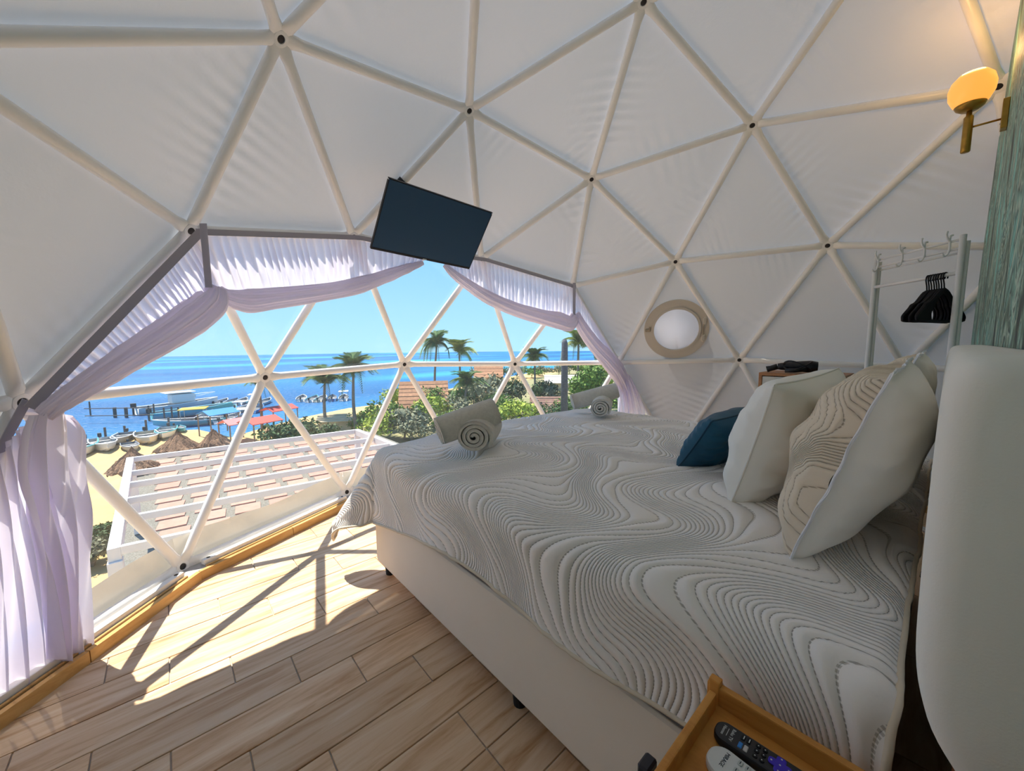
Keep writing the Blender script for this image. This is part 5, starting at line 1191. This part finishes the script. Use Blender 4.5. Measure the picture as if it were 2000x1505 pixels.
for i in range(11):
    x = 925 + i * 27 + TH.uniform(-6, 6); bush(x, 748 - 0.075 * (x - 900) + TH.uniform(-2, 2), TH.uniform(44, 62), TH.uniform(20, 30), TH.choice([0, 1, 3]), 'distant rounded tree in the tree line along the far shore', 400 + i, 700, 'tree')
for i, (x, y, w, h, kd, lb) in enumerate([(178, 1105, 95, 60, 3, 'low dry grass clump on the sand beside the pergola post'), (196, 1060, 70, 40, 0, 'low green weeds on the sand beyond the dry grass clump')]): bush(x, y, w, h, kd, lb, 200 + i, 1400)

# ---------------------------------------------------------------- huts
M['tile_roof'] = mat('orange_tile_roof', (0.50, 0.27, 0.15), 0.9, noise=(4, (0.38, 0.20, 0.12)), rnd=0.18); M['stone'] = mat('sandy_wall', (0.62, 0.50, 0.33), 0.9, noise=(2, (0.50, 0.40, 0.26))); M['brown'] = mat('brown_slats', (0.34, 0.20, 0.15), 0.9, noise=(4, (0.24, 0.14, 0.11)), rnd=0.2)
M['pale'] = mat('pale_planks', (0.72, 0.66, 0.60), 0.9, rnd=0.12)
def hut(px, py, w_px, wall_px, roof_px, dpt, label, rm, rot, strips=7, door=True):
    g = G2(px, py); s = 1 / pxm(g); w, wh, rh = w_px * s, wall_px * s, roof_px * s; R_ = rz(rot); t = thing('hut', g, label, 'hut')
    tr_ = lambda vf: (vf[0] @ R_.T + g, vf[1])
    ob('wall', tr_(box((0, 0, wh / 2), (w * 0.86, dpt * 0.8, wh), 0.02)), M['stone'], t)
    if door: ob('door', tr_(box((-w * 0.2, -dpt * 0.4 - 0.02, wh * 0.4), (w * 0.14, 0.06, wh * 0.8), 0.01)), M['dark'], t)
    sl = math.hypot(dpt / 2, rh)
    for sg in (-1, 1):
        for i in range(strips):
            a, b = i / strips, (i + 1) / strips; y0, y1 = sg * dpt / 2 * (1 - a), sg * dpt / 2 * (1 - b); z0, z1 = wh + rh * a, wh + rh * b; k_ = 0.03 + 0.02 * (i % 2)
            V = np.array([(-w / 2, y0, z0), (w / 2, y0, z0), (w / 2, y1, z1), (-w / 2, y1, z1), (-w / 2, y0, z0 + k_ + 0.03), (w / 2, y0, z0 + k_ + 0.03), (w / 2, y1, z1 + 0.02), (-w / 2, y1, z1 + 0.02)])
            ob('roof_course', tr_((V, [(0, 3, 2, 1), (4, 5, 6, 7), (0, 1, 5, 4), (1, 2, 6, 5), (2, 3, 7, 6), (3, 0, 4, 7)])), rm, t)
    V = np.array([(x, y, z) for x in (-w * 0.43, w * 0.43) for y, z in ((-dpt * 0.4, wh), (dpt * 0.4, wh), (0, wh + rh * 0.9))]); ob('gable', tr_((V, [(0, 1, 2), (3, 5, 4)])), M['stone'], t)
hut(830, 812, 92, 22, 46, 4.5, 'orange tile-roofed beach house in front of the sea below the slim palms', M['tile_roof'], -0.55)
hut(955, 745, 56, 10, 26, 6.0, 'distant small tile-roofed house near the waterline', M['tile_roof'], -0.7, 5)
hut(938, 786, 26, 18, 22, 2.0, 'tiny orange-roofed kiosk among the trees', M['tile_roof'], -0.7, 4)
hut(660, 846, 66, 28, 10, 2.6, 'sandy walled hut with a dark doorway behind the pergola', M['stone'], -0.5, 4)
hut(1068, 822, 66, 22, 26, 3.0, 'low hut with a brown slatted roof among the green bushes', M['brown'], -0.8, 8)
hut(1098, 760, 70, 14, 14, 4.0, 'pale flat-roofed house behind the bare dark trunk', M['pale'], -0.8, 4)
pk = thing('plank_stack', G2(1062, 838), 'loose stack of pale planks lying by the slatted-roof hut', 'planks')
for i in range(7):
    c_ = G2(1062 + 5 * math.sin(i * 2.0), 836) + np.array([0, 0, 0.06 + 0.12 * i]); ob('plank', box(c_, (2.8, 0.28, 0.07), 0.008, rot=rz(-0.8 + 0.12 * math.sin(i * 1.7))), M['pale'], pk)
